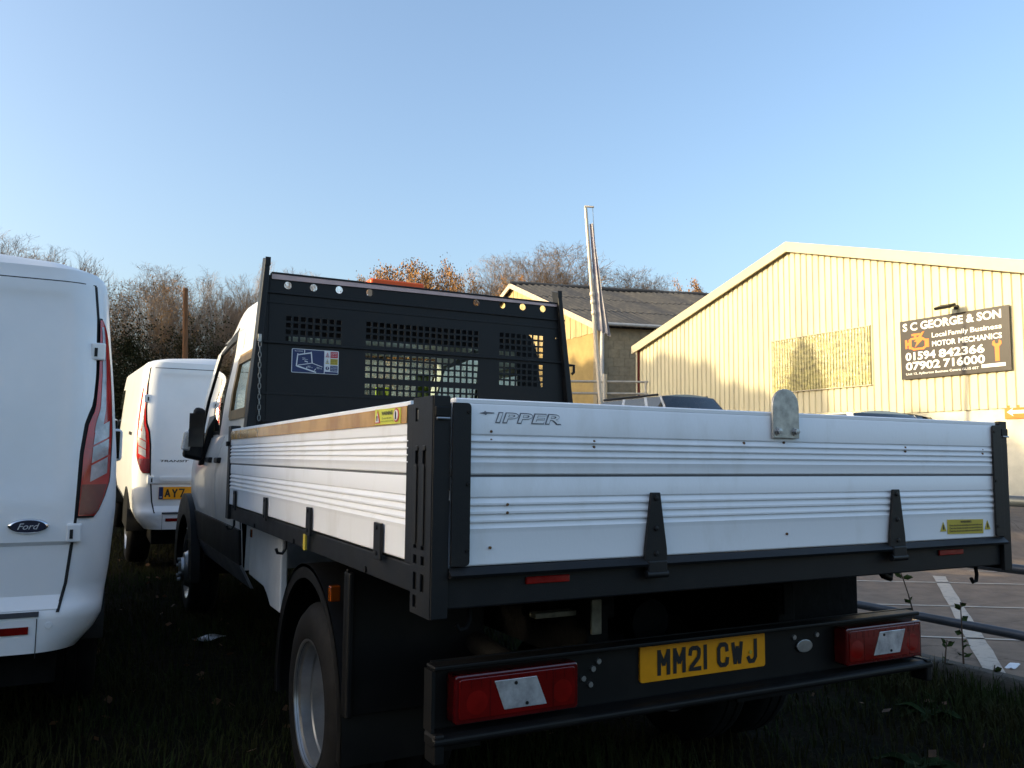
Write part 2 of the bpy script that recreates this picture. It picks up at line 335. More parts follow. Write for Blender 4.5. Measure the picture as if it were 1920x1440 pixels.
# --- side boards
for sx, face, sgn in ((0, 0, -1), (1, 2.1, 1)):
    sb = MB().box((face-sgn*.027, .17, ZB+.01), (face-sgn*.034, 2.74, 1.33)).build('side_board', WHITE, truck)
    planks('y', .155, 2.755, face, sgn, sb)
    for y in (.355, 1.08, 1.81, 2.55):
        c = MB().box((face+sgn*.004, y-.028, .945), (face+sgn*.012, y+.028, 1.04)).build('catch', CHAR, sb, bev=.002)
        for z in (1.028, .962): MB().lathe([(0, .007), (.003, .006), (.004, 0)], (face+sgn*.012, y, z), 'x', 8, sgn).build('bolt', BLK, c)
    if sx == 0:
        MB().box((-.0065, .165, 1.293), (-.0045, 2.745, 1.3355)).build('brown_film', TAPE, sb)
        ux = (0, -1, 0)
        ws = flat([(-.403, 1.296), (-.205, 1.294), (-.205, 1.333), (-.403, 1.337)], (-.0068, 0, 0), ux, V, STY, sb, 'warning_sticker')
        o = -.0082
        text('WARNING', (o, .345, 1.3185), ux, V, .085, .0105, PRINT, ws, bold=.03)
        text('Do not ride here', (o, .34, 1.3085), ux, V, .072, .005, PRINT, ws, bold=.01)
        text('while the vehicle is moving', (o, .352, 1.300), ux, V, .100, .0052, PRINT, ws, bold=.01)
        flat([(-.400, 1.299), (-.357, 1.299), (-.3785, 1.3335)], (o, 0, 0), ux, V, STR, ws, 'warning_triangle')
        flat([(-.392, 1.302), (-.365, 1.302), (-.3785, 1.326)], (o-.0012, 0, 0), ux, V, STW, ws, 'triangle_field')
        flat([(-.381, 1.305), (-.376, 1.305), (-.375, 1.319), (-.382, 1.319)], (o-.0024, 0, 0), ux, V, PRINT, ws, 'warning_mark')
        flat([(-.2335+.020*math.cos(t), 1.3155+.0175*math.sin(t)) for t in frange(0, 2*math.pi*.96, 20)], (o, 0, 0), ux, V, STR, ws, 'prohibition_ring')
        flat([(-.2335+.015*math.cos(t), 1.3155+.0135*math.sin(t)) for t in frange(0, 2*math.pi*.96, 20)], (o-.0012, 0, 0), ux, V, STW, ws, 'prohibition_field')
        flat([(-.2375, 1.305), (-.2295, 1.305), (-.230, 1.321), (-.2335, 1.326), (-.237, 1.321)], (o-.0024, 0, 0), ux, V, PRINT, ws, 'pictogram')

# --- corner posts (pierced outer plate over a dark core)
for face, sgn in ((-.006, -1), (2.106, 1)):
    po = MB().box((face-sgn*.006, .012, .856), (face-sgn*.038, .118, 1.345)).build('corner_post', BLK, truck)
    holes = []
    for y in (.035, .082):
        holes += [(y, y+.022, 1.195, 1.232), (y, y+.022, 1.0, 1.008), (y, y+.022, .965, .985), (y, y+.022, .905, .945)]
    holes += [(.082, .104, .865, .893), (.088, .106, 1.295, 1.327)]
    MB().plate_holes(lambda a, b, d: (face-sgn*d, a, b), 0, .121, .851, 1.351, holes, .004).build('outer_plate', CHAR, po)
    for y in (.035, .082):
        MB().prism([(y+.003, 1.01), (y+.019, 1.01), (y+.019, 1.19), (y+.011, 1.197), (y+.003, 1.19)], 'x', face+sgn*.0005, face+sgn*.004).build('pressed_rib', CHAR, po, bev=.002)
        MB().box((face+sgn*.003, y+.002, 1.225), (face-sgn*.002, y+.020, 1.238)).build('slot_lip', GALV if 0 else CHAR, po, bev=.003)
    MB().box((face-sgn*.012, .09, 1.299), (face-sgn*.004, .104, 1.323)).build('latch_tongue', GALV, po, bev=.002)
    # rear face and its cover flap, side flap
    MB().box((face-sgn*.002, -.004, .851), (face-sgn*.043, .010, 1.351)).build('rear_face', CHAR, po, bev=.002)
    MB().box((face-sgn*.004, -.010, 1.302), (face-sgn*.040, -.0035, 1.326)).build('latch', BLK, po, bev=.003)
    MB().tube([(face-sgn*.006, -.012, 1.299), (face-sgn*.038, -.012, 1.299)], .003, 8).build('latch_pin', STEEL, po)
    xa, xb = sorted((face-sgn*.046, face-sgn*.092))
    MB().prism(rrect(xa, .966, xb, 1.336, .010, corners=(1, 1, 0, 0) if sgn < 0 else (0, 0, 1, 1)), 'y', -.012, -.0055).build('tail_flap', CHAR, po, bev=.001)
    MB().box((face-sgn*.001, .1225, .96), (face-sgn*.012, .166, 1.338)).build('side_flap', CHAR, po, bev=.002)
    for z in (1.315, 1.15, 1.0): MB().lathe([(0, .005), (.003, .004), (.003, 0)], (face-sgn*.085, -.012, z), 'y', 8, -1).build('rivet', BLK, po)
    # front post
    fp = MB().box((face, 2.752, .887), (face-sgn*.05, 2.83, 1.366)).build('front_post', CHAR, truck, bev=.004)
    MB().box((face+sgn*.001, 2.765, 1.26), (face+sgn*.016, 2.80, 1.285)).build('latch', BLK, fp, bev=.003)

# --- bed frame
MB().box((.02, .03, .93), (2.08, 2.78, .962)).build('bed_floor', CHAR, truck)
rb = MB().box((.036, .010, .868), (2.064, .05, .940)).build('rear_beam', CHAR, truck, bev=.004)
MB().prism([(-.018, .940), (-.022, .947), (-.004, .962), (.03, .962), (.03, .940)], 'x', .037, 2.063).build('sill', CHAR, rb)
for (x0, x1) in ((.241, .361), (1.74, 1.86)): MB().box((x0, .003, .914), (x1, .0115, .931)).build('reflector', REDB, rb, bev=.002)
for face, sgn in ((0, -1), (2.1, 1)):
    s_ = MB().box((face-sgn*.008, .125, .889), (face-sgn*.05, 2.80, .956)).build('side_rail', CHAR, truck, bev=.004)
    for y in (.5, 1.35, 2.1): MB().tube([(face-sgn*.003, y, .902), (face-sgn*.010, y, .902)], .009, 8).build('bolt', BLK, s_)
MB().box((-.0095, 1.115, .893), (-.0035, 1.145, .945)).build('rail_label', STO, truck)
for x in (.12, 2.0): MB().tube([(x, .06, .868), (x, .055, .835), (x-.012, .05, .815), (x-.03, .05, .812), (x-.038, .05, .825)], .006, 8).build('rope_hook', UNDER, truck, smooth=60)
for (x, y) in ((.012, 2.66), (.012, 1.5)): MB().tube([(x, y, .889), (x, y, .860), (x-.012, y, .842), (x-.03, y, .845), (x-.036, y, .862)], .006, 8).build('rope_hook', CHAR, truck, smooth=60)

# --- headboard
HY = 2.76; HK = (HY+1.7605)/(2.85+1.7605)
def hx(x): return -.7215+(x+.7215)*HK
def hz_(z): return 1.2092+(z-1.2092)*HK
def HP(a, b, d): return (hx(a), HY+d, hz_(b))
holes = []
def mesh_win(x0, x1, n, rows):
    p = (x1-x0)/n
    for (z1, z0, k) in rows:
        q = (z1-z0)/k
        for i in range(n):
            for j in range(k): holes.append((x0+i*p, x0+i*p+p*.70, z0+j*q, z0+j*q+q*.70))
mesh_win(.278, .600, 8, [(1.992, 1.842, 4)])
mesh_win(.734, 1.458, 18, [(1.998, 1.850, 4), (1.816, 1.664, 4), (1.640, 1.566, 2)])
mesh_win(1.592, 1.914, 8, [(2.003, 1.850, 4), (1.816, 1.664, 4)])
circ = [(x, z, .021) for x, z in ((.282, 2.150), (.424, 2.152), (.570, 2.155), (.749, 2.157), (1.429, 2.163), (1.609, 2.165), (1.753, 2.166), (1.900, 2.168))]+[(2.0, 1.985, .007)]
hb = MB().plate_holes(HP, .185, 2.045, 1.36, 2.205, holes, .003, circ).build('headboard', CHAR, truck)
hgrp = hb
MB().box((hx(.19), HY-.012, hz_(2.205)), (hx(2.02), HY+.035, hz_(2.216))).build('top_rail', CHAR, hgrp, bev=.003)
MB().prism([(hx(.192), hz_(2.177)), (hx(2.0), hz_(2.189)), (hx(2.0), hz_(2.2055)), (hx(.192), hz_(2.2055))], 'y', HY-.008, HY-.002).build('reflective_strip', PINK, hgrp)
for (zl, d) in ((2.105, .010), (2.052, .003), (1.830, .012), (1.55, .003), (1.400, .02)):
    MB().box((hx(.16), HY-d, hz_(zl)-.007), (hx(2.06), HY-.0005, hz_(zl)+.004)).build('folded_rib', CHAR, hgrp, bev=.002)
for (x0, x1, xb0, xb1, side) in ((.150, .178, .080, .125, -1), (1.992, 2.022, 2.083, 2.128, 1)):
    u0 = [(hx(xb0), HY-.045, 1.36), (hx(xb1), HY-.045, 1.36), (hx(xb1), HY+.05, 1.36), (hx(xb0), HY+.05, 1.36)]
    zt = hz_(2.300)
    u1 = [(hx(x0), HY-.030, zt-.02), (hx(x1), HY-.030, zt-.02), (hx(x1), HY+.045, zt), (hx(x0), HY+.045, zt)]
    up = MB().hexa(u0+u1).build('upright', CHAR, hgrp, bev=.004)
    w0, w1 = (hx(xb1)-.002, hx(.19)) if side < 0 else (hx(2.04), hx(xb0)+.002)
    w2, w3 = (hx(x1)-.002, hx(.19)) if side < 0 else (hx(2.02), hx(x0)+.002)
    MB().hexa([(w0, HY+.004, 1.36), (w1, HY+.004, 1.36), (w1, HY+.008, 1.36), (w0, HY+.008, 1.36), (w2, HY+.004, hz_(2.2)), (w3, HY+.004, hz_(2.2)), (w3, HY+.008, hz_(2.2)), (w2, HY+.008, hz_(2.2))]).build('web', CHAR, hgrp)
    MB().box((hx(x0)-side*.0, HY-.028, zt-.055), (hx(x1)+side*.0, HY-.034, zt-.01)).build('end_cap', CHAR, hgrp)
MB().box((.10, HY+.0, 1.02), (2.0, HY+.02, 1.355)).build('lower_panel', CHAR, hgrp)
for z in (1.30, 1.16): MB().box((.12, HY-.03, z-.03), (1.98, HY-.001, z+.012)).build('cross_bar', CHAR, hgrp, bev=.004)
# blue loading sticker
sx0, sx1, sz0, sz1 = hx(.314), hx(.577), hz_(1.670), hz_(1.803)
sw, sh = sx1-sx0, sz1-sz0
sk = flat(rrect(0, 0, sw, sh, .006), (sx0, HY-.002, sz0), U, V, STW, hb, 'loading_sticker')
def spt(l): return [(p[0]*sw, p[1]*sh) for p in l]
so_ = (sx0, HY-.0034, sz0)
flat(spt(rrect(.015, .025, .685, .975, .02)), so_, U, V, STB, sk, 'blue_field')
for nm, m_, r_ in (('red_field', STR, (.82, .70, .98, .96)), ('ochre_field', STO, (.82, .41, .98, .66)), ('blue_field', STB, (.82, .13, .98, .37)), ('blue_field', STB, (.705, .02, .985, .10))):
    flat(spt([(r_[0], r_[1]), (r_[2], r_[1]), (r_[2], r_[3]), (r_[0], r_[3])]), so_, U, V, m_, sk, nm)
def stroke(a, b, w):
    a = Vector((a[0]*sw, a[1]*sh)); b = Vector((b[0]*sw, b[1]*sh)); d = (b-a).normalized(); n = Vector((-d.y, d.x))*w
    return [tuple(a-n), tuple(b-n), tuple(b+n), tuple(a+n)]
so2 = (sx0, HY-.0048, sz0)
for a, b, w in (((.10, .27), (.125, .80), .003), ((.115, .74), (.41, .86), .003), ((.405, .90), (.43, .43), .003), ((.105, .28), (.52, .05), .0035), ((.13, .31), (.43, .43), .0018), ((.43, .43), (.65, .29), .0018), ((.265, .83), (.265, .96), .0022), ((.27, .50), (.34, .46), .0025), ((.32, .17), (.32, .27), .002), ((.48, .12), (.51, .20), .002)):
    flat(stroke(a, b, w), so2, U, V, STW, sk, 'diagram_line')
for s_, u_, v_, w_ in (('MAX LOADING', .06, .88, .17), ('7', .22, .60, .018), ('5', .242, .60, .018), ('0', .264, .60, .018), ('300 kg/m', .22, .54, .12), ('MAX', .34, .27, .06), ('1500 kg', .34, .22, .10), ('MAX', .53, .24, .06), ('1000 kg', .53, .19, .11)):
    text(s_, (sx0+u_*sw, HY-.0048, sz0+v_*sh), U, V, w_*sw, .0055, STW, sk, bold=.01, th=0)
for z, m_ in ((.72, STR), (.44, STO)):
    flat(spt([(.715, z), (.795, z), (.755, z+.2)]), so2, U, V, m_, sk, 'warning_triangle')
    flat(spt([(.729, z+.025), (.781, z+.025), (.755, z+.155)]), (sx0, HY-.006, sz0), U, V, STW, sk, 'triangle_field')
    flat(spt([(.751, z+.035), (.759, z+.035), (.761, z+.11), (.749, z+.11)]), (sx0, HY-.0072, sz0), U, V, PRINT, sk, 'warning_mark')
flat(spt([(.757+.038*math.cos(t), .25+.075*math.sin(t)) for t in frange(0, 6.0, 16)]), so2, U, V, STB, sk, 'mandatory_disc')
flat(spt([(.752, .20), (.762, .20), (.765, .31), (.749, .31)]), (sx0, HY-.006, sz0), U, V, STW, sk, 'mandatory_mark')
for i, (z, m_) in enumerate(((.83, STW), (.54, PRINT), (.25, STW))):
    for k in range(3): text(('DANGER', 'WARNING', 'Check')[i] if k == 0 else ('Keep clear', 'Read this', 'load limit')[i], (sx0+.835*sw, HY-.0048, sz0+(z+.055-k*.065)*sh), U, V, .13*sw, .0048, m_, sk, bold=.01, th=0)
# hanging chain on the left upright
ch = MB().box((hx(.122), HY-.052, hz_(1.822)), (hx(.140), HY-.046, hz_(1.862))).build('chain', GALV, hb, bev=.002)
z = hz_(1.822); k = 0
while z > 1.40:
    c = Vector((hx(.132)+.0006*k, HY-.056, z-.016)); n = 12; ring = []
    for j in range(n+1):
        t = 2*math.pi*j/n; a, b = .0070*math.cos(t), .0165*math.sin(t)
        ring.append(c+(Vector((a, 0, b)) if k % 2 == 0 else Vector((a*.4, a*.9, b))))
    MB().tube(ring, .0023, 6, caps=False).build('link', mat('dull_chain', (.30, .30, .28), .5, .5, var=.3), ch, smooth=60); z -= .0275; k += 1
# lamp bracket on the right upright
MB().tube([(hx(2.085), HY-.02, 1.80), (hx(2.115), HY-.03, 1.80), (hx(2.115), HY-.03, 1.755), (hx(2.10), HY-.03, 1.745)], .009, 8).build('grab_ring', BLK, hb, smooth=60)
# orange light bar
bc = MB().prism(rrect(hx(.785), HY+.10, hx(1.13), HY+.20, .02), 'z', 2.20, 2.247).build('beacon_bar', ORG, truck, bev=.010)
MB().box((hx(.80), HY+.11, 2.13), (hx(1.11), HY+.19, 2.1995)).build('beacon_base', BLK, bc)

# --- rear light bar under the bed
BY = .31; BKK = (BY+1.7605)/(.41+1.7605)
def bx_(x): return -.7215+(x+.7215)*BKK
def bz_(z): return 1.2092+(z-1.2092)*BKK
bar = MB().box((bx_(.175), BY+.012, bz_(.452)), (bx_(2.15), BY+.020, bz_(.655))).build('rear_light_bar', BLK, truck)
MB().box((bx_(.16), BY-.045, bz_(.640)), (bx_(2.115), BY+.012, bz_(.653))).build('top_flange', BLK, bar, bev=.004)
MB().prism([(BY-.062, bz_(.468)), (BY-.062, bz_(.450)), (BY-.048, bz_(.444)), (BY+.012, bz_(.444)), (BY+.012, bz_(.474)), (BY-.045, bz_(.476))], 'x', bx_(.155), bx_(2.16)).build('bottom_rail', BLK, bar, bev=.006)
for x in (.157, 2.125): MB().box((bx_(x), BY-.06, bz_(.40)), (bx_(x+.03), BY+.01, bz_(.48))).build('end_foot', BLK, bar, bev=.006)
MB().box((bx_(.155), BY-.04, bz_(.48)), (bx_(.165), BY+.012, bz_(.64))).build('end_plate', BLK, bar)
for side, (x0, x1) in ((-1, (.220, .612)), (1, (1.722, 2.122))):
    X0, X1, Z0, Z1 = bx_(x0), bx_(x1), bz_(.492), bz_(.622); w_ = X1-X0; h_ = Z1-Z0
    lm = MB().prism(rrect(X0, Z0, X1, Z1, .010), 'y', BY-.044, BY+.011).build('tail_lamp', REDD, bar, bev=.005)
    MB().prism(rrect(X0+.012, Z0+.012, X1-.012, Z1-.010, .008), 'y', BY-.047, BY-.0435).build('lens', REDL, lm, bev=.002)
    cl, cr = (.30, .64) if side < 0 else (.36, .74)
    pp = [(X0+w_*(cl+.08), Z0+.2*h_), (X0+w_*(cr+.085), Z0+.2*h_), (X0+w_*cr, Z0+.82*h_), (X0+w_*cl, Z0+.82*h_)]
    if side > 0: pp = [(X0+w_*.335, Z0+.2*h_), (X0+w_*.68, Z0+.2*h_), (X0+w_*.76, Z0+.82*h_), (X0+w_*.42, Z0+.82*h_)]
    MB().prism(pp, 'y', BY-.050, BY-.0468).build('reversing_lens', CLRL, lm, bev=.002)
    for k_, u_ in enumerate((.27, .78) if side < 0 else (.22, .82)): MB().box((X0+w_*u_-.0015, BY-.0478, Z0+.014), (X0+w_*u_+.0015, BY-.0465, Z1-.012)).build('lens_divider', REDD, lm)
    for k_ in range(13): MB().box((X0+.018+k_*(w_-.036)/12-.001, BY-.0477, Z0+.72*h_), (X0+.018+k_*(w_-.036)/12+.001, BY-.0465, Z1-.013)).build('lens_rib', REDD, lm)
    for u_, v_ in ((.47, .73), (.56, .28)): MB().lathe([(0, .005), (.002, .0045), (.002, 0)], (X0+w_*u_, BY-.050, Z0+v_*h_), 'y', 8, -1).build('screw', BLK, lm)
    for cx_ in ((.17, .86) if side < 0 else (.13, .86)):
        MB().lathe([(0, .034), (.0006, .024), (.0009, .012), (.0009, 0)], (X0+w_*cx_, BY-.0468, Z0+.42*h_), 'y', 20, -1).build('bulb_dome', lens_mat('mid_red_lens', (.24, .006, .005)), lm, smooth=60)
px0, px1, pz0, pz1 = bx_(.870), bx_(1.388), bz_(.519), bz_(.632)
pl = MB().prism(rrect(px0, pz0, px1, pz1, .008), 'y', BY+.004, BY+.011).build('number_plate', PLATE, bar)
pw, ph = px1-px0, pz1-pz0
u = px0+.062; ph2 = .079*BKK
for chs in ('M', 'M', '2', '1', ' ', 'C', 'W', 'J'):
    if chs == ' ': u += .028; continue
    cw = .050*BKK if chs != '1' else .014*BKK
    plate_char(chs, (u, BY+.0035, pz0+.015), cw, ph2, PRINT, pl)
    u += cw+.0115
MB().lathe([(0, .006), (.003, .006), (.003, 0)], (px0+.385*1.0+.045, BY+.0036, pz0+.05), 'y', 10, -1).build('screw_cap', STO, pl)
# small oval badge and bolts on the bar
ov = [(bx_(1.575)+.036*math.cos(t), bz_(.567)+.021*math.sin(t)) for t in frange(0, 2*math.pi*23/24, 24)]
MB().prism(ov, 'y', BY+.004, BY+.0115).build('lamp_cover', STEEL, bar, bev=.002)
for (x, z) in ((.70, .58), (.665, .555), (.72, .60), (.69, .535), (1.53, .60), (1.64, .60)): MB().lathe([(0, .009), (.006, .008), (.006, 0)], (bx_(x), BY+.012, bz_(z)), 'y', 8, -1).build('bolt', STEEL, bar)

# --- chassis
for x, bm_ in ((.64, mat('dirty_plate', (.20, .18, .13), .7, var=.4, scale=20)), (1.40, UNDER)):
    MB().box((x, .36, .60), (x+.075, 5.3, .78)).build('chassis_rail', UNDER, truck, bev=.005)
    MB().box((x, .335, .70), (x+.035, .345, .80)).build('bar_bracket', bm_, truck, bev=.003)
MB().box((.55, .45, .782), (.63, 2.7, .86)).build('subframe_rail', UNDER, truck); MB().box((1.49, .45, .782), (1.57, 2.7, .86)).build('subframe_rail', UNDER, truck)
for y in (.45, 1.0, 1.7, 2.4): MB().box((.30, y, .80), (1.8, y+.06, .928)).build('cross_member', UNDER, truck)
MB().box((.50, .42, .742), (.72, .46, .757)).build('tie_plate', mat('dirty_plate', (.20, .18, .13), .7, var=.4, scale=20), truck, bev=.002)
MB().box((.60, .52, .70), (.85, .70, .83)).build('control_box', UNDER, truck, bev=.01)
MB().tube([(1.05, .6, .66), (1.05, 2.1, .72)], .075, 20).build('tipping_ram', UNDER, truck, smooth=40)
MB().tube([(.42, 1.255, .345), (1.68, 1.255, .345)], .065, 16).build('rear_axle', UNDER, truck, smooth=40)
MB().lathe([(-.14, .06), (-.10, .14), (.10, .14), (.14, .06)], (1.05, 1.255, .345), 'x', 20).build('differential', UNDER, truck, smooth=40)
MB().tube([(.42, .42, .62), (.55, 1.3, .60), (.55, 2.3, .56)], .035, 12).build('exhaust', UNDER, truck, smooth=40)
MB().box((1.60, .50, .60), (1.95, .95, .86)).build('battery_box', UNDER, truck, bev=.01)
MB().tube([(1.74, .25, .86), (1.77, .24, .82), (1.80, .24, .81), (1.82, .25, .83), (1.80, .26, .86)], .012, 8).build('air_hose', BLK, truck, smooth=60)

# --- wheels
def tyre_prof(w, R, rr):
    h = w/2; return [(-h+.012, rr), (-h, rr+.02), (-h, R-.06), (-h+.008, R-.03), (-h+.03, R-.006), (-h+.045, R), (-.032, R), (-.030, R-.009), (-.022, R-.009), (-.020, R), (.020, R), (.022, R-.009), (.030, R-.009), (.032, R), (h-.045, R), (h-.03, R-.006), (h-.008, R-.03), (h, R-.06), (h, rr+.02), (h-.012, rr)]
def wheel(c, sgn, dish, parent, w=.20, R=.345):
    t = MB().lathe(tyre_prof(w, R, .208), c, 'x', 48, sgn).build('wheel', RUB, parent, smooth=35)   # sgn -1: the outer face looks to -x
    h = w/2
    if dish < 0:   # deep rear dish
        pr = [(h-.010, .216), (h-.002, .219), (h-.004, .211), (h-.018, .208), (h-.024, .196), (h-.060, .193), (h-.064, .183), (h-.110, .180), (h-.116, .170), (h-.150, .166), (h-.158, .155), (h-.160, .10), (h-.135, .095), (h-.13, .085), (h-.13, .0)]
    else:
        pr = [(h-.010, .216), (h-.002, .219), (h-.006, .210), (h-.022, .202), (h-.03, .186), (h-.055, .17), (h-.03, .15), (h+.02, .12), (h+.025, .09), (h+.045, .085), (h+.05, .06), (h+.05, 0)]
    r_ = MB().lathe(pr, c, 'x', 48, sgn).build('rim', RIM, t, smooth=40)
    for k in range(6):
        a = math.pi/3*k+.3; rr = .075 if dish > 0 else .07
        d = h+.045 if dish > 0 else h-.13
        MB().tube([(c[0]+sgn*d, c[1]+rr*math.cos(a), c[2]+rr*math.sin(a)), (c[0]+sgn*(d+.02), c[1]+rr*math.cos(a), c[2]+rr*math.sin(a))], .011, 6).build('wheel_nut', STEEL, t)
    return t
for sgn, xs in ((-1, (.15, .39)), (1, (1.95, 1.71))):
    wheel((xs[0], 1.255, .345), sgn, -1, truck); wheel((xs[1], 1.255, .345), -sgn, 1, truck)
    wheel(((.19, 5.18, .345) if sgn < 0 else (1.91, 5.18, .345)), sgn, 1, truck)
    # mudguard: arch with a lip, flap behind
    xo, xi = (.035, .50) if sgn < 0 else (2.065, 1.60)
    def arch(a, v, R=.475):
        t = math.radians(a); return (v, 1.255+R*math.cos(t), .345+R*math.sin(t)*1.02)
    mg = MB().slab(lambda a, v: arch(a, v), lambda a, v: arch(a, v, .463), frange(-8, 188, 30), [xo, xi]).build('mudguard', BLK, truck, smooth=50)
    MB().slab(lambda a, r: arch(a, xo-.001*sgn*0, r), lambda a, r: (lambda p: (p[0]-sgn*.012, p[1], p[2]))(arch(a, xo, r)), frange(-8, 188, 30), [.425, .474]).build('lip', BLK, mg, smooth=50)
    MB().prism([(min(xo, xi), .43), (max(xo, xi), .43), (max(xo, xi), .87), (min(xo, xi), .87)], 'y', .765, .778).build('mudflap', BLK, mg, bev=.004)
    MB().box((xo, .74, .43), (xo-sgn*.02, .80, .86)).build('flap_edge', BLK, mg, bev=.006)
    MB().box((xo+sgn*.004, .93, .745), (xo-sgn*.03, .960, .795)).build('side_marker', AMB, truck, bev=.004)
    sp = (.10 if sgn < 0 else 2.0)
    MB().prism([(1.97, .535), (2.17, .535), (2.25, .575), (2.33, .60), (2.70, .61), (2.70, .885), (1.97, .885)], 'x', sp, sp-sgn*.03).build('side_panel', CABW, truck, bev=.006)
    MB().box((sp+sgn*.006, 2.64, .80), (sp-sgn*.01, 2.675, .84)).build('side_marker', AMB, truck, bev=.003)

# --- cab
CR = [(.50, .17), (.62, .11), (.81, .10), (.95, .085), (1.10, .082), (1.22, .10), (1.34, .135), (1.60, .145), (1.94, .185), (2.0, .22), (2.05, .28), (2.09, .38), (2.115, .52), (2.13, .75), (2.135, 1.05)]
CY0 = 2.93
def cabx(z): return lerp(CR, z)
def cyf(z):     # front end of the greenhouse at a height
    return 5.30-(z-1.34)*1.10 if z < 2.0 else 4.574-(z-2.0)*.9
def cyr(z): return CY0+max(0, z-1.34)*.06
def side_pt(sgn):
    def f(z, t, off=0):
        x = cabx(z)-off; y = cyr(z)+(cyf(z)-cyr(z))*t if z >= 1.34 else CY0+(6.0-CY0)*t
        k = max(0, (y-4.9)/1.1); x += .22*k*k
        zz = z+.15*min(1, max(0, (z-1.90)/.09))*math.sin(math.pi*min(1, t*1.15))**1.2
        return (x if sgn < 0 else 2*TX-x, y, zz)
    return f
cab = MB()
zsU = [1.34, 1.37]; zW0, zW1 = 1.37, 1.94
ts = [0, .10, .34, .50, .90, 1.0]      # rear edge, rear window, B pillar, front window, A pillar
for sgn in (-1, 1):
    f = side_pt(sgn)
    lows = [z for z, _ in CR if z <= 1.34]
    cab.grid(lambda z, t: f(z, t), lows, frange(0, 1, 24))
    cab.grid(lambda z, t: f(z, t), [1.34, 1.37], ts)
    for a, b in ((0, .10), (.34, .50), (.90, 1.0)): cab.grid(lambda z, t: f(z, t), frange(1.37, 1.94, 8), [a, b])
    for z0_, z1_ in ((1.37, 1.46), (1.80, 1.94)): cab.grid(lambda z, t: f(z, t), frange(z0_, z1_, 4), frange(.10, .34, 4))
    cab.grid(lambda z, t: f(z, t), [1.94]+[z for z, _ in CR if z > 1.94], frange(0, 1, 12))
# hood, scuttle and nose
def hood(u, t):
    y = 5.30+(6.0-5.30)*t; z = 1.34-.30*t**1.5
    k = max(0, (y-4.9)/1.1); x0 = cabx(min(z, 1.34))+.22*k*k; return (x0+(2*TX-2*x0)*u, y+.14*math.sin(math.pi*u)*t, z+.05*math.sin(math.pi*u))
cab.grid(hood, frange(0, 1, 13), frange(0, 1, 8))
def nose(u, t):
    z = .50+(1.04-.50)*t; y = 6.0; x0 = cabx(z)+.22; return (x0+(2*TX-2*x0)*u, y+.14*math.sin(math.pi*u), z+.05*math.sin(math.pi*u)*t)
cab.grid(nose, frange(0, 1, 13), frange(0, 1, 6))
cabo = cab.build('cab', CABW, truck, smooth=40)
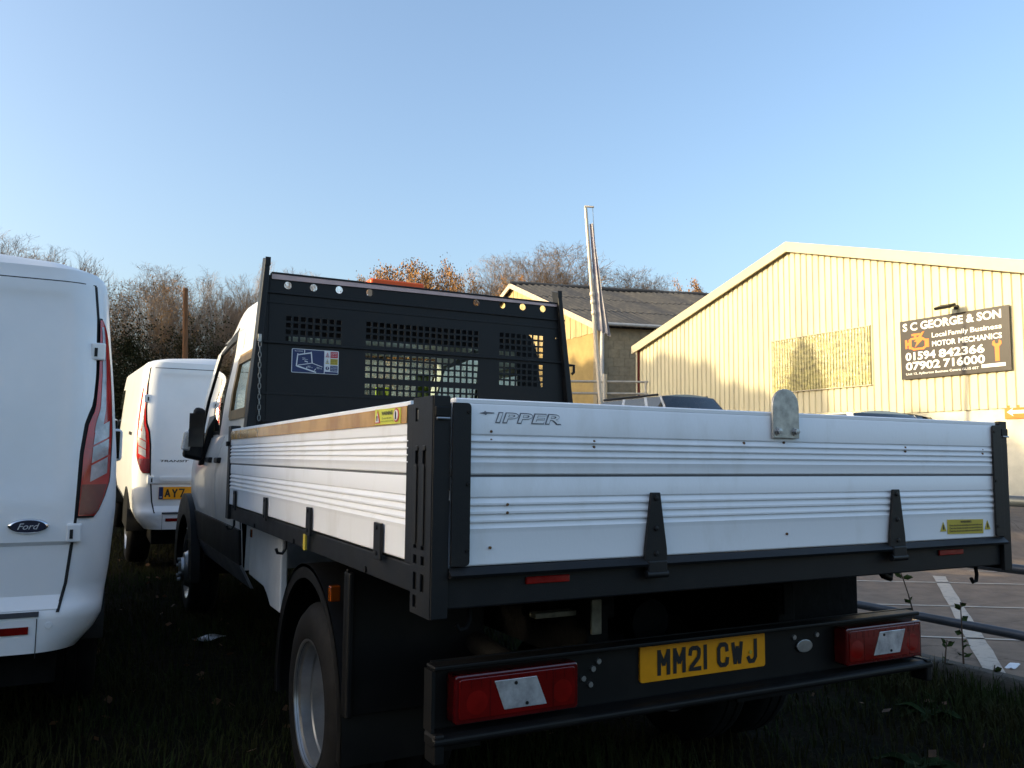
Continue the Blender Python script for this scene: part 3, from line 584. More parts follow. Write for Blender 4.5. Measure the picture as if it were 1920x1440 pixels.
# rear wall with its window opening
RW = [(.32, 1.78, 1.40, 1.895)]
def rwp(a, b, d):
    x0 = cabx(b); lo, hi = x0, 2*TX-x0; s_ = (a-.1)/(2*TX-.2); x = a if lo < a < hi else max(lo, min(hi, a)); return (x, cyr(b)+d, b)
MB().plate_holes(rwp, .10, 2.0, .60, 1.34, [], .01).build('rear_panel', CABW, cabo)
rwl = MB(); rwl.plate_holes(rwp, .10, 2.0, 1.34, 2.0, RW, .02)
rwl.grid(lambda u, z: (cabx(z)+(2*TX-2*cabx(z))*u, cyr(z), z), frange(0, 1, 9), [2.0, 2.05, 2.09, 2.115, 2.13])
rwl.build('rear_wall', BLK, cabo)
for r_ in RW: MB().box((r_[0], CY0+.045, r_[2]), (r_[1], CY0+.05, r_[3])).build('rear_window', GLASS, cabo)
for sgn in (-1, 1):
    f = side_pt(sgn)
    for (a, b, nm) in ((.10, .34, 'rear_side_window'), (.50, .90, 'front_side_window')):
        MB().grid(lambda z, t: f(z, t, -.006), frange(*((1.37, 1.94) if nm[0] == 'f' else (1.46, 1.80)), 8), frange(a, b, 6)).build(nm, GLASS, cabo, smooth=60)
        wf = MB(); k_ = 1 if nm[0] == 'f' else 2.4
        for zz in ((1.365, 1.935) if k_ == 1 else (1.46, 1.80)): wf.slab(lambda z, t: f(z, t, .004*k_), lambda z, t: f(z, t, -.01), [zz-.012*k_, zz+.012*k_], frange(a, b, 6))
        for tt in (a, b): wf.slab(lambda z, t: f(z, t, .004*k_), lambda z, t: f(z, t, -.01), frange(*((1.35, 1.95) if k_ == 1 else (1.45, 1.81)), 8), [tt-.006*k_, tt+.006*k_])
        wf.build('seal_or_reflection_ring', BLK if nm[0] == 'f' else mat('tan_tree_reflection', (.24, .15, .055), .5, var=.35, scale=9), cabo)  # rear ring is no seal: tree reflection in the glass, painted tan
    def low(sgn_, y0, y1, z0, z1, off, nm, m, nz=8):
        g = side_pt(sgn_); tt = lambda y: (y-CY0)/(6.0-CY0)
        MB().slab(lambda z, t: g(z, t, off), lambda z, t: g(z, t, -.004), frange(z0, z1, nz), [tt(y) for y in frange(y0, y1, 8)]).build(nm, m, cabo, smooth=40)
    low(sgn, 2.99, 3.80, .815, 1.335, .006, 'rear_door', CABW, 14); low(sgn, 3.83, 4.78, .815, 1.335, .006, 'front_door', CABW, 14)
    low(sgn, 2.72+.24, 4.80, .625, .812, .014, 'lower_cladding', BLK, 4); low(sgn, 2.95, 4.72, .50, .62, .012, 'sill', mat('grey_sill', (.16, .16, .17), .6, var=.3), 4)
    low(sgn, 2.952, 2.985, .815, 1.335, .002, 'door_seam', BLK, 8)
    low(sgn, 3.803, 3.827, .815, 1.335, .002, 'door_seam', BLK, 8)
    xs_ = (cabx(1.18)-.03) if sgn < 0 else 2*TX-cabx(1.18)+.03
    for y in (3.70, 4.62-.85): pass
    for y in (3.68, 4.05): MB().box((xs_, y, 1.165), (xs_-sgn*.03, y+.16 if y > 4 else y+.14, 1.20)).build('door_handle', BLK, cabo, bev=.008)
    # wheel arch of the front wheel
    def ar(a, r):
        t = math.radians(a); x = .055 if sgn < 0 else 2*TX-.055; return (x, 5.18+r*math.cos(t), .36+r*math.sin(t))
    MB().slab(lambda a, r: ar(a, r), lambda a, r: (ar(a, r)[0]-sgn*.06, ar(a, r)[1], ar(a, r)[2]), frange(-5, 185, 26), [.40, .56]).build('wheel_arch', BLK, cabo, smooth=50)
    MB().box((.16 if sgn < 0 else 1.94, 4.75, .35), ((.5 if sgn < 0 else 1.6), 5.62, .80)).build('wheel_housing', UNDER, cabo)
    # mirror
    mx0 = .10 if sgn < 0 else 2*TX-.10
    mh = MB(); sg = sgn
    mh.hexa([(mx0+sg*.03, 4.34, 1.17), (mx0+sg*.16, 4.36, 1.20), (mx0+sg*.16, 4.47, 1.20), (mx0+sg*.03, 4.50, 1.17), (mx0+sg*.02, 4.34, 1.53), (mx0+sg*.09, 4.36, 1.55), (mx0+sg*.09, 4.44, 1.55), (mx0+sg*.02, 4.48, 1.53)])
    mo = mh.build('door_mirror', BLK, cabo, bev=.025)
    MB().hexa([(mx0-sg*.03, 4.40, 1.16), (mx0+sg*.05, 4.40, 1.14), (mx0+sg*.05, 4.46, 1.14), (mx0-sg*.03, 4.55, 1.16), (mx0-sg*.05, 4.38, 1.50), (mx0+sg*.0, 4.38, 1.40), (mx0+sg*.0, 4.46, 1.40), (mx0-sg*.05, 4.70, 1.50)]).build('mirror_arm', BLK, mo, bev=.012)
    MB().box((mx0+sg*.035, 4.335, 1.27), (mx0+sg*.13, 4.339, 1.50)).build('mirror_glass', mat('dark_mirror', (.02, .02, .02), .08, var=.05), mo)
    MB().hexa([(mx0+sg*.115, 4.35, 1.24), (mx0+sg*.168, 4.352, 1.25), (mx0+sg*.172, 4.42, 1.25), (mx0+sg*.12, 4.44, 1.24), (mx0+sg*.100, 4.348, 1.375), (mx0+sg*.150, 4.352, 1.375), (mx0+sg*.155, 4.41, 1.375), (mx0+sg*.105, 4.43, 1.375)]).build('indicator', CLRL, mo, bev=.012)
MB().grid(lambda u, z: (lambda x0: (x0+.02+(2*TX-2*x0-.04)*u, cyf(z)+.12*math.sin(math.pi*u), z))(cabx(z)), frange(0, 1, 11), frange(1.34, 2.0, 6)).build('windscreen', MIST, cabo, smooth=60)
MB().grid(lambda u, z: (lambda x0: (x0+(2*TX-2*x0)*u, cyf(z)+.12*math.sin(math.pi*u)*max(0, (2.135-z)/.135), z+.07*max(0, (z-1.94)/.195)))(cabx(z)), frange(0, 1, 11), [2.0, 2.05, 2.09, 2.115, 2.135]).build('windscreen_header', CABW, cabo, smooth=60)
MB().box((.20, 2.99, .85), (1.90, 5.2, .90)).build('cab_floor', SEAT, cabo)
MB().box((.22, 4.75, .95), (1.88, 5.25, 1.30)).build('dashboard', SEAT, cabo, bev=.05)
for (y, xs) in ((3.12, (.42, .88, 1.22, 1.66)), (4.0, (.47, 1.15, 1.65))):
    for x in xs:
        s_ = MB().box((x-.21, y, .9), (x+.21, y+.42, 1.06)).build('seat', SEAT, cabo, bev=.04)
        MB().hexa([(x-.22, y-.02, 1.0), (x+.22, y-.02, 1.0), (x+.22, y+.12, 1.0), (x-.22, y+.12, 1.0), (x-.18, y-.10, 1.44), (x+.18, y-.10, 1.44), (x+.18, y+.0, 1.44), (x-.18, y+.0, 1.44)]).build('seat_back', SEAT, s_, bev=.04)
        if y > 3.5: MB().hexa([(x-.12, y-.11, 1.47), (x+.12, y-.11, 1.47), (x+.12, y-.03, 1.47), (x-.12, y-.03, 1.47), (x-.11, y-.12, 1.64), (x+.11, y-.12, 1.64), (x+.11, y-.05, 1.64), (x-.11, y-.05, 1.64)]).build('headrest', SEAT, s_, bev=.03)
for x, zt, lb in ((1.20, 1.70, 'yellow hi-vis vest seen through the middle mesh of the headboard'), (1.50, 1.80, 'yellow hi-vis vest seen through the right-hand mesh of the headboard')):
    MB().slab(lambda u, z: (x+.06*u, 3.88-.03*math.cos(u*2)+.02*math.sin(9*z+4*u), z), lambda u, z: (x+.06*u, 3.895-.03*math.cos(u*2)+.02*math.sin(9*z+4*u), z), frange(-1, 1, 9), frange(1.15, zt, 8)).build('hi_vis_vest', HIVIS, None, smooth=60, label=lb, cat='vest', group='vests in the truck cab')

# ================================================================== panel vans
VW = [(.45, .87), (.52, .93), (.57, .955), (.76, .978), (1.0, .993), (1.216, .987), (1.5, .964), (1.765, .938), (1.88, .928), (1.94, .920), (1.965, .908), (1.985, .885)]
def vw(z): return lerp(VW, z)
def roofz(x): return lerp([(0, 2.048), (.4, 2.043), (.72, 2.022), (.84, 2.003), (.885, 1.985)], abs(x))
def vlean(z): return .11*max(0, (z-.9)/1.05)**1.3 - (.055 if z < .60 else .055*max(0, (.66-z)/.06) if z < .66 else 0)
def vrear(x, z, off=0):
    w = vw(z); r = .17; d = min(1, max(0, (abs(x)-(w-r))/r)); y = vlean(z)+.15*(1-math.sqrt(max(0, 1-d*d)))
    return (x, y-off, z)
def vyf(z): return 4.92 if z < .9 else (4.92-(z-.9)*2.2 if z < 1.22 else 4.216-(z-1.22)*1.25)
def vside(sgn, y, z, off=0):
    k = max(0, min(1, (y-3.7)/1.2)); w = vw(z)*(1-.13*k*k); return (sgn*(w+off), y, z)
VCL = mat('van_clear_lens', (.36, .35, .37), .2, .2, var=.35, scale=14, coat=.6)
SEAM = mat('seam_shadow', (.012, .012, .013), .8, var=.1)
def van(name, label, loc, plate=None, text_left=True):
    t = thing(name, label, 'van', loc, group='white panel vans parked on the verge')
    zs = [.45, .48, .52, .57, .60, .62, .66]+frange(.70, 1.88, 22)+[1.91, 1.94, 1.965, 1.985]
    us = [math.sin(math.pi/2*u) for u in frange(-1, 1, 45)]
    b = MB(); b.grid(lambda z, u: vrear(vw(z)*u, z), zs, us)
    # roof edge and roof
    def roof(t_, u):
        x = .885*u*(1-.03*t_); a = vrear(.885*u, 1.985); y0 = a[1]; zr = roofz(x)
        if t_ < 1: s_ = t_; return (x, y0+.09*s_, 1.985+(zr-1.985)*math.sin(math.pi/2*s_))
        return (x, y0+.09+(3.25-y0-.09)*(t_-1), zr)
    b.grid(roof, [0, .25, .5, .75, 1, 1.3, 1.7, 2], us)
    for sgn in (-1, 1):
        b.grid(lambda z, s_: (lambda y0: vside(sgn, y0+(vyf(z)-y0)*s_, z))(vrear(vw(z), z)[1]), zs, frange(0, 1, 20))
    def front(u, z):
        x, y, _ = vside(1, vyf(z), z); return (x*u, y+.12*(1-u*u), z+(.02*(1-u*u) if z > 1.2 else 0))
    b.grid(front, frange(-1, 1, 17), zs)
    b.grid(lambda u, s_: (lambda a, c: tuple(a[i]+(c[i]-a[i])*s_ for i in range(3)))(front(u, 1.985), roof(2, u)), frange(-1, 1, 17), [0, .5, 1])
    body = b.build('body', BODYW, t, smooth=50)
    MB().box((-.80, .10, .30), (.80, 4.7, .44)).build('underbody', UNDER, t)
    # rear doors, embossed, with a dark gap round them
    SEAMW = [(.60, .80), (.70, .822), (.875, .838), (.955, .845), (1.215, .852), (1.344, .866), (1.42, .892), (1.54, .898), (1.67, .894), (1.78, .891), (1.93, .875)]
    for sgn in (-1, 1):
        def xo(z): return lerp(SEAMW, z)
        def ins(a, b_, v, w=.02): return max(0, min(1, (v-a)/w))*max(0, min(1, (b_-v)/w))
        def dp(s_, z, off):
            x = .006+(xo(z)-.006)*s_
            e = -.007*ins(.06, .80, x, .03)*ins(1.05, 1.88, z, .03)
            e += .012*max(0, min(1, (.875-z)/.02))*0 - .014*ins(.60, .868, z, .015)
            return vrear(sgn*x, z, off+e)
        zz = [.612]+frange(.66, .84, 6)+[.852, .860, .868, .876, .884]+frange(.92, 1.86, 26)+[1.87, 1.89, 1.924]
        MB().slab(lambda s_, z: dp(s_, z, .016), lambda s_, z: dp(s_, z, .001), frange(0, .992, 40), zz).build('rear_door', BODYW, t, smooth=35)
        MB().grid(lambda s_, z: vrear(sgn*(xo(z)+.012*s_-.008), z, .003), [0, .5, 1], frange(.60, 1.925, 40)).build('door_gap', SEAM, t)
        MB().grid(lambda s_, z: vrear(sgn*s_*(xo(1.92)), z, .003), frange(0, 1, 16), [1.925, 1.931]).build('door_gap', SEAM, t)
        # lamp: black surround, red body, clear ladder
        INN = [(.955, .850), (1.215, .858), (1.335, .872), (1.40, .896), (1.54, .902), (1.68, .900), (1.79, .897)]
        OUT = [(.955, .905), (.985, .925), (1.04, .945), (1.107, .962), (1.30, .964), (1.435, .957), (1.60, .944), (1.72, .930), (1.76, .918), (1.79, .904)]
        def lp(z0, z1, a0, a1, off, nm, m, par, nz=30, bev=0):
            f = lambda s_, z: (lambda i, o_: vrear(sgn*(i+(o_-i)*(a0+(a1-a0)*s_)), z, off))(lerp(INN, z), min(lerp(OUT, z), vw(z)-.004))
            g = lambda s_, z: (lambda i, o_: vrear(sgn*(i+(o_-i)*(a0+(a1-a0)*s_)), z, -.01))(lerp(INN, z), min(lerp(OUT, z), vw(z)-.004))
            return MB().slab(f, g, frange(0, 1, 10), frange(z0, z1, nz)).build(nm, m, par, smooth=40)
        lo = lp(.957, 1.788, -.10, 1.02, .012, 'tail_lamp', BLK, t)
        lp(.965, 1.780, .02, .98, .020, 'red_lens', lens_mat('van_red_lens', (.42, .010, .008)), lo)
        lp(.97, 1.09, .06, .94, .0235, 'lower_lens', REDD, lo, 8)
        lp(1.30, 1.75, .30, .62, .0225, 'upper_clear_strip', VCL, lo, 20)
        for k in range(3): 
            z0 = 1.10+.075*k
            f = lambda s_, q, o_=.0235: (lambda z: (lambda i, o2: vrear(sgn*(i+(o2-i)*(.32+.56*s_)), z, o_))(lerp(INN, z), min(lerp(OUT, z), vw(z)-.004)))(z0+q*.066+.035*s_)
            g = lambda s_, q: f(s_, q, .005)
            MB().slab(f, g, frange(0, 1, 6), [0, 1]).build('clear_lens', VCL, lo, smooth=40)
        for z in (1.64, .90):
            x = xo(z)-.005; p = vrear(sgn*x, z)
            hg = MB().box((sgn*(x-.022)-.0, p[1]-.034, z-.036), (sgn*(x+.032), p[1]+.02, z+.036)).build('hinge', BODYW, t, bev=.006)
            MB().box((sgn*(x-.010), p[1]-.037, z-.022), (sgn*(x+.002), p[1]-.030, z+.014)).build('hinge_slot', SEAM, hg)
        # bumper corner details
        p = vrear(sgn*.71, .572)
        MB().slab(lambda s_, z: vrear(sgn*s_, z, .006), lambda s_, z: vrear(sgn*s_, z, -.02), frange(.0, .735, 16), [.588, .606]).build('step_strip', mat('step_black', (.02, .022, .03), .6), t)
        MB().slab(lambda s_, z: vrear(sgn*s_, z, .005), lambda s_, z: vrear(sgn*s_, z, -.01), frange(.55, .703, 6), [.524, .552]).build('reflector', REDL, t)
        q = vrear(sgn*.77, .552); MB().lathe([(0, .013), (.004, .012), (.004, 0)], q, 'y', 16, -1).build('parking_sensor', BODYW, t)
        MB().slab(lambda s_, z: vrear(sgn*s_, z, .002), lambda s_, z: vrear(sgn*s_, z, -.01), [.728, .731], frange(.43, .58, 6)).build('bumper_gap', SEAM, t)
        # side windows, slider rail, handle, wheels, mirror
        MB().grid(lambda y, z: vside(sgn, y, z, .005), frange(3.05, 4.0, 8), frange(1.27, 1.55, 4)).build('cab_window', GLD, t, smooth=50)
        MB().grid(lambda y, s_: vside(sgn, y, 1.27+(min(1.80, 1.22+(4.216-y)/1.25)-1.29)*s_, .0055), frange(2.95, 3.78, 8), frange(0, 1, 5)).build('cab_window', GLD, t, smooth=50)
        MB().slab(lambda y, z: vside(sgn, y, z, .004), lambda y, z: vside(sgn, y, z, -.01), frange(.6, 1.05, 5), [1.285, 1.315]).build('slider_rail', BLK, t)
        MB().slab(lambda y, z: vside(sgn, y, z, .012), lambda y, z: vside(sgn, y, z, -.01), frange(.55, 4.3, 14), frange(.50, .58, 3)).build('side_strip', BLK, t)
        for y in (1.02, 3.95):
            w_ = MB().lathe(tyre_prof(.215, .335, .205), (sgn*.86, y, .335), 'x', 36, sgn).build('wheel', RUB, t, smooth=35)
            MB().lathe([(.10, .21), (.105, .2), (.07, .18), (.085, .1), (.11, .05), (.11, 0)], (sgn*.86, y, .335), 'x', 30, sgn).build('rim', RIM, w_, smooth=40)
            MB().slab(lambda a, r: (sgn*(vw(.8)+.006), y+r*math.cos(a), .36+r*math.sin(a)), lambda a, r: (sgn*(vw(.8)-.25), y+r*math.cos(a), .36+r*math.sin(a)), frange(0, math.pi, 20), [.375, .40]).build('wheel_arch', BLK, t, smooth=50)
            MB().prism([(y+.375*math.cos(a), .36+.375*math.sin(a)) for a in frange(0, math.pi, 20)], 'x', sgn*(vw(.8)+.004), sgn*(vw(.8)-.02)).build('wheel_well', UNDER, t)
        mr = MB().box((sgn*.98, 3.65, 1.16), (sgn*1.17, 3.78, 1.42)).build('door_mirror', BODYW, t, bev=.03)
        MB().box((sgn*.99, 3.645, 1.18), (sgn*1.15, 3.649, 1.40)).build('mirror_glass', GLD, mr)
        MB().slab(lambda u, z: front(sgn*u, z)[:1]+(front(sgn*u, z)[1]+.008, z), lambda u, z: front(sgn*u, z)[:1]+(front(sgn*u, z)[1]-.02, z), frange(.55, .95, 6), frange(.88, 1.05, 4)).build('headlamp', CLRL, t, smooth=40)
    MB().grid(lambda u, z: (lambda p: (p[0]*.93, p[1]+.012, p[2]+.004))(front(u, z)), frange(-1, 1, 13), frange(1.26, 1.90, 6)).build('windscreen', GLD, t, smooth=60)
    MB().grid(lambda u, z: (lambda p: (p[0], p[1]+.012, p[2]))(front(u, z)), frange(-.5, .5, 9), frange(.62, .86, 4)).build('grille', BLK, t, smooth=60)
    MB().grid(lambda s_, z: vrear(-.007+.014*s_, z, .004), [0, 1], frange(.61, 1.92, 12)).build('door_gap', SEAM, t)
    # oval badge on the right door
    yb = vrear(.68, .93)[1]-.018
    ovr = MB(); ovr.lathe([(0, 1), (.35, 1), (.75, .93), (1.0, .82), (1.0, 0)], (0, 0, 0), 'y', 32, -1)
    ovr.v = [(.682+v[0]*.070, yb+v[1]*.012, .930+v[2]*.029) for v in ovr.v]
    bg = ovr.build('badge', CHROME, t, smooth=40)
    ovi = MB(); ovi.lathe([(0, 1), (1, 1), (1, 0)], (0, 0, 0), 'y', 32, -1); ovi.v = [(.682+v[0]*.060, yb-.0105+v[1]*.0025, .930+v[2]*.0235) for v in ovi.v]
    ovi.build('badge_field', mat('badge_blue', (.008, .012, .04), .3, coat=1), bg)
    text('Ford', (.645, yb-.0130, .918), U, V, .075, .024, mat('badge_silver', (.55, .56, .58), .4), bg, bold=.004, th=.0006, shear=.35)
    # door pull and number plate on the left door
    MB().slab(lambda s_, z: vrear(-.80+.62*s_, z, .034 if z > .9 else .030), lambda s_, z: vrear(-.80+.62*s_, z, .0), frange(.06, 1, 8), [.885, .905, .925]).build('plate_hood', BODYW, t, smooth=40)
    yp = vrear(-.5, .78)[1]-.006
    pl_ = MB().box((-.765, yp-.008, .722), (-.245, yp, .833)).build('number_plate', PLATE, t)
    MB().box((-.764, yp-.0095, .723), (-.728, yp-.0075, .832)).build('plate_band', STB, pl_)
    if plate:
        u_ = -.715
        for c_ in plate:
            plate_char(c_, (u_, yp-.0085, .738), .050, .079, PRINT, pl_); u_ += .061
    text('U', (-.757, yp-.0098, .735), U, V, .010, .014, STW, pl_, 'lettering', th=.001); text('K', (-.745, yp-.0098, .735), U, V, .010, .014, STW, pl_, 'lettering', th=.001)
    yt = vrear(-.6, 1.07)[1]-.0135
    text('TRANSIT', (-.765, yt, 1.060), U, V, .245, .020, PRINT, t, bold=.02, shear=.15)
    text('CUSTOM', (-.655, yt, 1.026), U, V, .135, .014, PRINT, t, bold=.02, shear=.15)
    return t
van('panel_van', 'white panel van with oval rear badge filling the left edge of the photo', (-1.545, 2.046, 0))
van('panel_van', 'white panel van with a yellow rear number plate, parked farther off ahead of the truck', (.75, 6.60, .09), plate='AY7').rotation_euler = (math.radians(2.6), 0, 0)

# ================================================================== ground
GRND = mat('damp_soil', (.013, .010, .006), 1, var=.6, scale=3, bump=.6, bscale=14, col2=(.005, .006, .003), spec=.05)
ASPH = mat('worn_asphalt', (.24, .18, .135), .9, var=.25, scale=5, bump=.35, bscale=160, detail=10, col2=(.17, .128, .098), spec=.2)
LINE = mat('worn_line_paint', (.46, .40, .33), .8, var=.4, scale=14, col2=(.24, .22, .20), lo=.5, hi=.75)
def add_cracks(m, base_sock='Base Color'):
    nt = m.node_tree; b = nt.nodes['Principled BSDF']; src = b.inputs['Base Color'].links[0].from_socket
    tc = nt.nodes.new('ShaderNodeTexCoord'); nz = nt.nodes.new('ShaderNodeTexNoise'); nz.inputs['Scale'].default_value = 1.7; nz.inputs['Detail'].default_value = 6
    nt.links.new(tc.outputs['Object'], nz.inputs['Vector'])
    va = nt.nodes.new('ShaderNodeVectorMath'); va.operation = 'MULTIPLY_ADD'; va.inputs[1].default_value = (.9, .9, .9)
    nt.links.new(nz.outputs['Color'], va.inputs[0]); nt.links.new(tc.outputs['Object'], va.inputs[2])
    vo = nt.nodes.new('ShaderNodeTexVoronoi'); vo.feature = 'DISTANCE_TO_EDGE'; vo.inputs['Scale'].default_value = .22; nt.links.new(va.outputs[0], vo.inputs['Vector'])
    r = nt.nodes.new('ShaderNodeMapRange'); r.inputs[1].default_value = .0; r.inputs[2].default_value = .004; r.inputs[3].default_value = .55; r.inputs[4].default_value = 1
    nt.links.new(vo.outputs['Distance'], r.inputs[0])
    mx = nt.nodes.new('ShaderNodeMix'); mx.data_type = 'RGBA'; mx.blend_type = 'MULTIPLY'; mx.inputs[0].default_value = 1
    nt.links.new(src, mx.inputs[6]); nt.links.new(r.outputs[0], mx.inputs[7]); nt.links.new(mx.outputs[2], b.inputs['Base Color'])
add_cracks(ASPH)
KERB = mat('weathered_kerb', (.07, .065, .055), .95, var=.5, scale=6, bump=.5, bscale=30)
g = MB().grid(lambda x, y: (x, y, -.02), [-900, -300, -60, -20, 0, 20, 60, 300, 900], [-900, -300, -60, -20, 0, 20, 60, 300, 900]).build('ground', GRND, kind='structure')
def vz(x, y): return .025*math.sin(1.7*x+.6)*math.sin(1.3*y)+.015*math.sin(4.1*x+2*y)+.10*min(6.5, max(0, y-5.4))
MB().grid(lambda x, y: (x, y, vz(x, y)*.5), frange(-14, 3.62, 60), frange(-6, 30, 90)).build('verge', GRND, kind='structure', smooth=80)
MB().grid(lambda x, y: (x, y, -.012), frange(3.70, 60, 12), frange(-40, 60, 12)).build('car_park', ASPH, kind='structure')
def kerb_piece(y0, y1, i):
    j = random.uniform(-.012, .012)
    return MB().prism([(3.62+j, -.05), (3.64+j, .085+j*.5), (3.66+j, .10), (3.76+j, .095), (3.78+j, .07), (3.79+j, -.05)], 'y', y0+.006, y1-.006)
kerb = thing('kerb', 'low weathered kerb along the edge of the car park under the railing', 'kerb', (3.7, 0, 0), world=True)
for i in range(24): kerb_piece(-5+i*.915, -5+(i+1)*.915, i).build('kerb_stone', KERB, kerb, bev=.01)
def line(p, q, w, nm='bay_line'):
    p = Vector((*p, -.007)); q = Vector((*q, -.007)); d = (q-p).normalized(); n = Vector((-d.y, d.x, 0))*w/2
    k = max(2, int((q-p).length/.25)); rr = [random.uniform(.86, 1.06) for _ in range(k+1)]
    MB().grid(lambda i, s_: tuple(p+(q-p)*(i/k)+n*s_*rr[i]), list(range(k+1)), [-1, 1]).build(nm, LINE, kind='structure')
line((4.02, 1.30), (7.6, 4.22), .125)
line((4.35, 2.42), (5.25, 1.78), .045); line((4.9, 3.66), (6.55, 2.56), .05); line((6.0, 4.66), (8.1, 3.30), .055); line((7.6, 4.85), (9.6, 3.5), .05)
line((9.2, 6.6), (14.2, 4.2), .10); line((10.5, 9.0), (16.5, 6.4), .10); line((13.0, 6.2), (13.9, 7.9), .10)

# pipe railing beside the kerb
rl = thing('pipe_railing', 'dark grey three-rail pipe railing along the car park edge behind the truck', 'railing', (3.9, 5, 0), world=True)
RAILM = mat('railing_paint', (.045, .055, .070), .42, .3, var=.25, scale=8)
for z, r in ((.997, .030), (.627, .027), (.272, .027)): MB().tube([(3.9, y, z+.004*math.sin(y)) for y in frange(-6, 6.2, 20)], r, 14).build('rail', RAILM, rl, smooth=50)
for y in (-5.9, -3.5, 6.1): MB().tube([(3.9, y, -.05), (3.9, y, 1.0)], .034, 14).build('post', RAILM, rl, smooth=50)

# ================================================================== shed with the signs
XG = 17.0
YP, ZP, SLOPE = 15.28, 7.30, .288
YL, YR = 22.45, 8.11
def rz(y): return ZP-abs(y-YP)*SLOPE
shed = thing('workshop_shed', 'cream metal-clad workshop shed with a low-pitched gable, sunlit, right of the truck', 'building', (XG+8, YP, 0), world=True)
MB().box((XG+.05, YR, 0), (XG+.25, YL, 2.40)).build('base_wall', CREAMW, shed)
MB().box((XG+.035, YR, 1.60), (XG+.06, YL, 1.64)).build('wall_ledge', CREAMW, shed)
def rib(y):   # trapezoid profile: 0.21 m pitch
    f = (y/.21) % 1
    return 0 if f < .62 else (f-.62)/.09 if f < .71 else 1 if f < .91 else 1-(f-.91)/.09
n = 0; y = YR
while y < YL-.01:
    y1 = min(y+1.05, YL)
    ys = sorted(set([y, y1]+[k*.21+o for k in range(int(y/.21)-1, int(y1/.21)+2) for o in (.0, .1302, .1491, .1911) if y < k*.21+o < y1]+([YP] if y < YP < y1 else [])))
    off = .002*(n % 2)
    def xx(v): return XG+.03-.035*(1-rib(v+1e-6))*0-.034*(0 if rib(v+1e-6) > .5 else 1)+off
    b = MB()
    for a, c in zip(ys, ys[1:]):
        b.add([(xx(a+1e-4), a, 2.39), (xx(c-1e-4), c, 2.39), (xx(c-1e-4), c, rz(c)-.02), (xx(a+1e-4), a, rz(a)-.02)], [(0, 1, 2, 3)])
        b.add([(xx(c-1e-4), c, 2.39), (xx(c+1e-4), c, 2.39), (xx(c+1e-4), c, rz(c)-.02), (xx(c-1e-4), c, rz(c)-.02)], [(0, 1, 2, 3)])
    b.build('cladding_sheet', CREAM, shed); y = y1; n += 1
ROOFS = mat('shed_roof_sheet', (.20, .17, .15), .8, var=.4, scale=2)
for s0, s1 in ((YP, YL+.25), (YR-.25, YP)):
    MB().hexa([(XG-.10, s0, rz(s0)+.0), (XG+22, s0, rz(s0)+.0), (XG+22, s1, rz(s1)), (XG-.10, s1, rz(s1)), (XG-.10, s0, rz(s0)+.06), (XG+22, s0, rz(s0)+.06), (XG+22, s1, rz(s1)+.06), (XG-.10, s1, rz(s1)+.06)]).build('roof_slope', ROOFS, shed)
    MB().hexa([(XG-.16, s0, rz(s0)-.19), (XG-.102, s0, rz(s0)-.19), (XG-.102, s1, rz(s1)-.19), (XG-.16, s1, rz(s1)-.19), (XG-.16, s0, rz(s0)+.10), (XG-.102, s0, rz(s0)+.10), (XG-.102, s1, rz(s1)+.10), (XG-.16, s1, rz(s1)+.10)]).build('barge_flashing', CREAMF, shed, bev=.01)
MB().box((XG-.10, YL+.002, 0), (XG+22, YL+.05, rz(YL)-.01)).build('side_wall', CREAM, shed)
MB().box((XG+21.8, YR, 0), (XG+22, YL, 5.2)).build('back_wall', CREAM, shed)
MB().box((XG+.26, YR, 0), (XG+22, YR+.05, rz(YR)-.01)).build('side_wall', CREAM, shed)
RED = mat('dark_red_trim', (.16, .015, .018), .5, var=.2)
MB().box((XG-.06, YL-.02, 0), (XG+.02, YL+.07, rz(YL)-.1)).build('corner_trim', RED, shed)
GRP = mat('translucent_sheet', (.25, .225, .07), .16, var=.6, scale=5, bump=.35, bscale=25, stretch=(1, 1, 2), rvar=.1, coat=.5)
ys = frange(12.63, 16.0, 136)
MB().grid(lambda y, z: (XG-.035+.014*math.sin(2*math.pi*y/.10), y, z), ys, [3.145, 4.64]).build('translucent_panel', GRP, shed, smooth=60)
for z in (3.14, 4.645): MB().box((XG-.055, 12.62, z-.012), (XG-.0, 16.01, z+.012)).build('panel_edge', CREAMF, shed)
# sign board
SX = XG-.075; SY0, SY1, SZ0, SZ1 = 11.73, 9.045, 3.19, 4.605
SBLK = mat('sign_black', (.024, .020, .020), .4, var=.15, scale=3); SORG = mat('sign_orange', (.75, .17, .012), .4, var=.05); SWHT = mat('sign_white', (.80, .80, .78), .45, var=.04)
sg = MB().box((SX, SY1, SZ0), (SX+.03, SY0, SZ1)).build('sign_board', SBLK, None, bev=.003, label='large black sign board with white lettering on the cream shed gable', cat='sign')
SUX, SUY = (0, -1, 0), (0, 0, 1); sW, sH = SY0-SY1, SZ1-SZ0
def sp(u, v): return (SX-.001, SY0-u*sW, SZ1-v*sH)
def stx(s, u0, u1, v0, v1, m=SWHT, bold=.02): text(s, sp(u0, v1), SUX, SUY, (u1-u0)*sW, (v1-v0)*sH, m, sg, bold=bold, th=.004)
stx('S C GEORGE & SON', .03, .935, .045, .185, bold=.03)
stx('Local', .315, .452, .265, .345, bold=.015); stx('Family', .470, .650, .265, .365, bold=.015); stx('Business', .668, .935, .265, .345, bold=.015)
stx('MOTOR', .315, .535, .405, .495, bold=.025); stx('MECHANICS', .560, .935, .405, .495, bold=.025)
stx('01594', .05, .345, .55, .69, bold=.03); stx('842366', .375, .785, .55, .69, bold=.03); stx('07902', .05, .385, .715, .855, bold=.03); stx('716000', .415, .785, .715, .855, bold=.03)
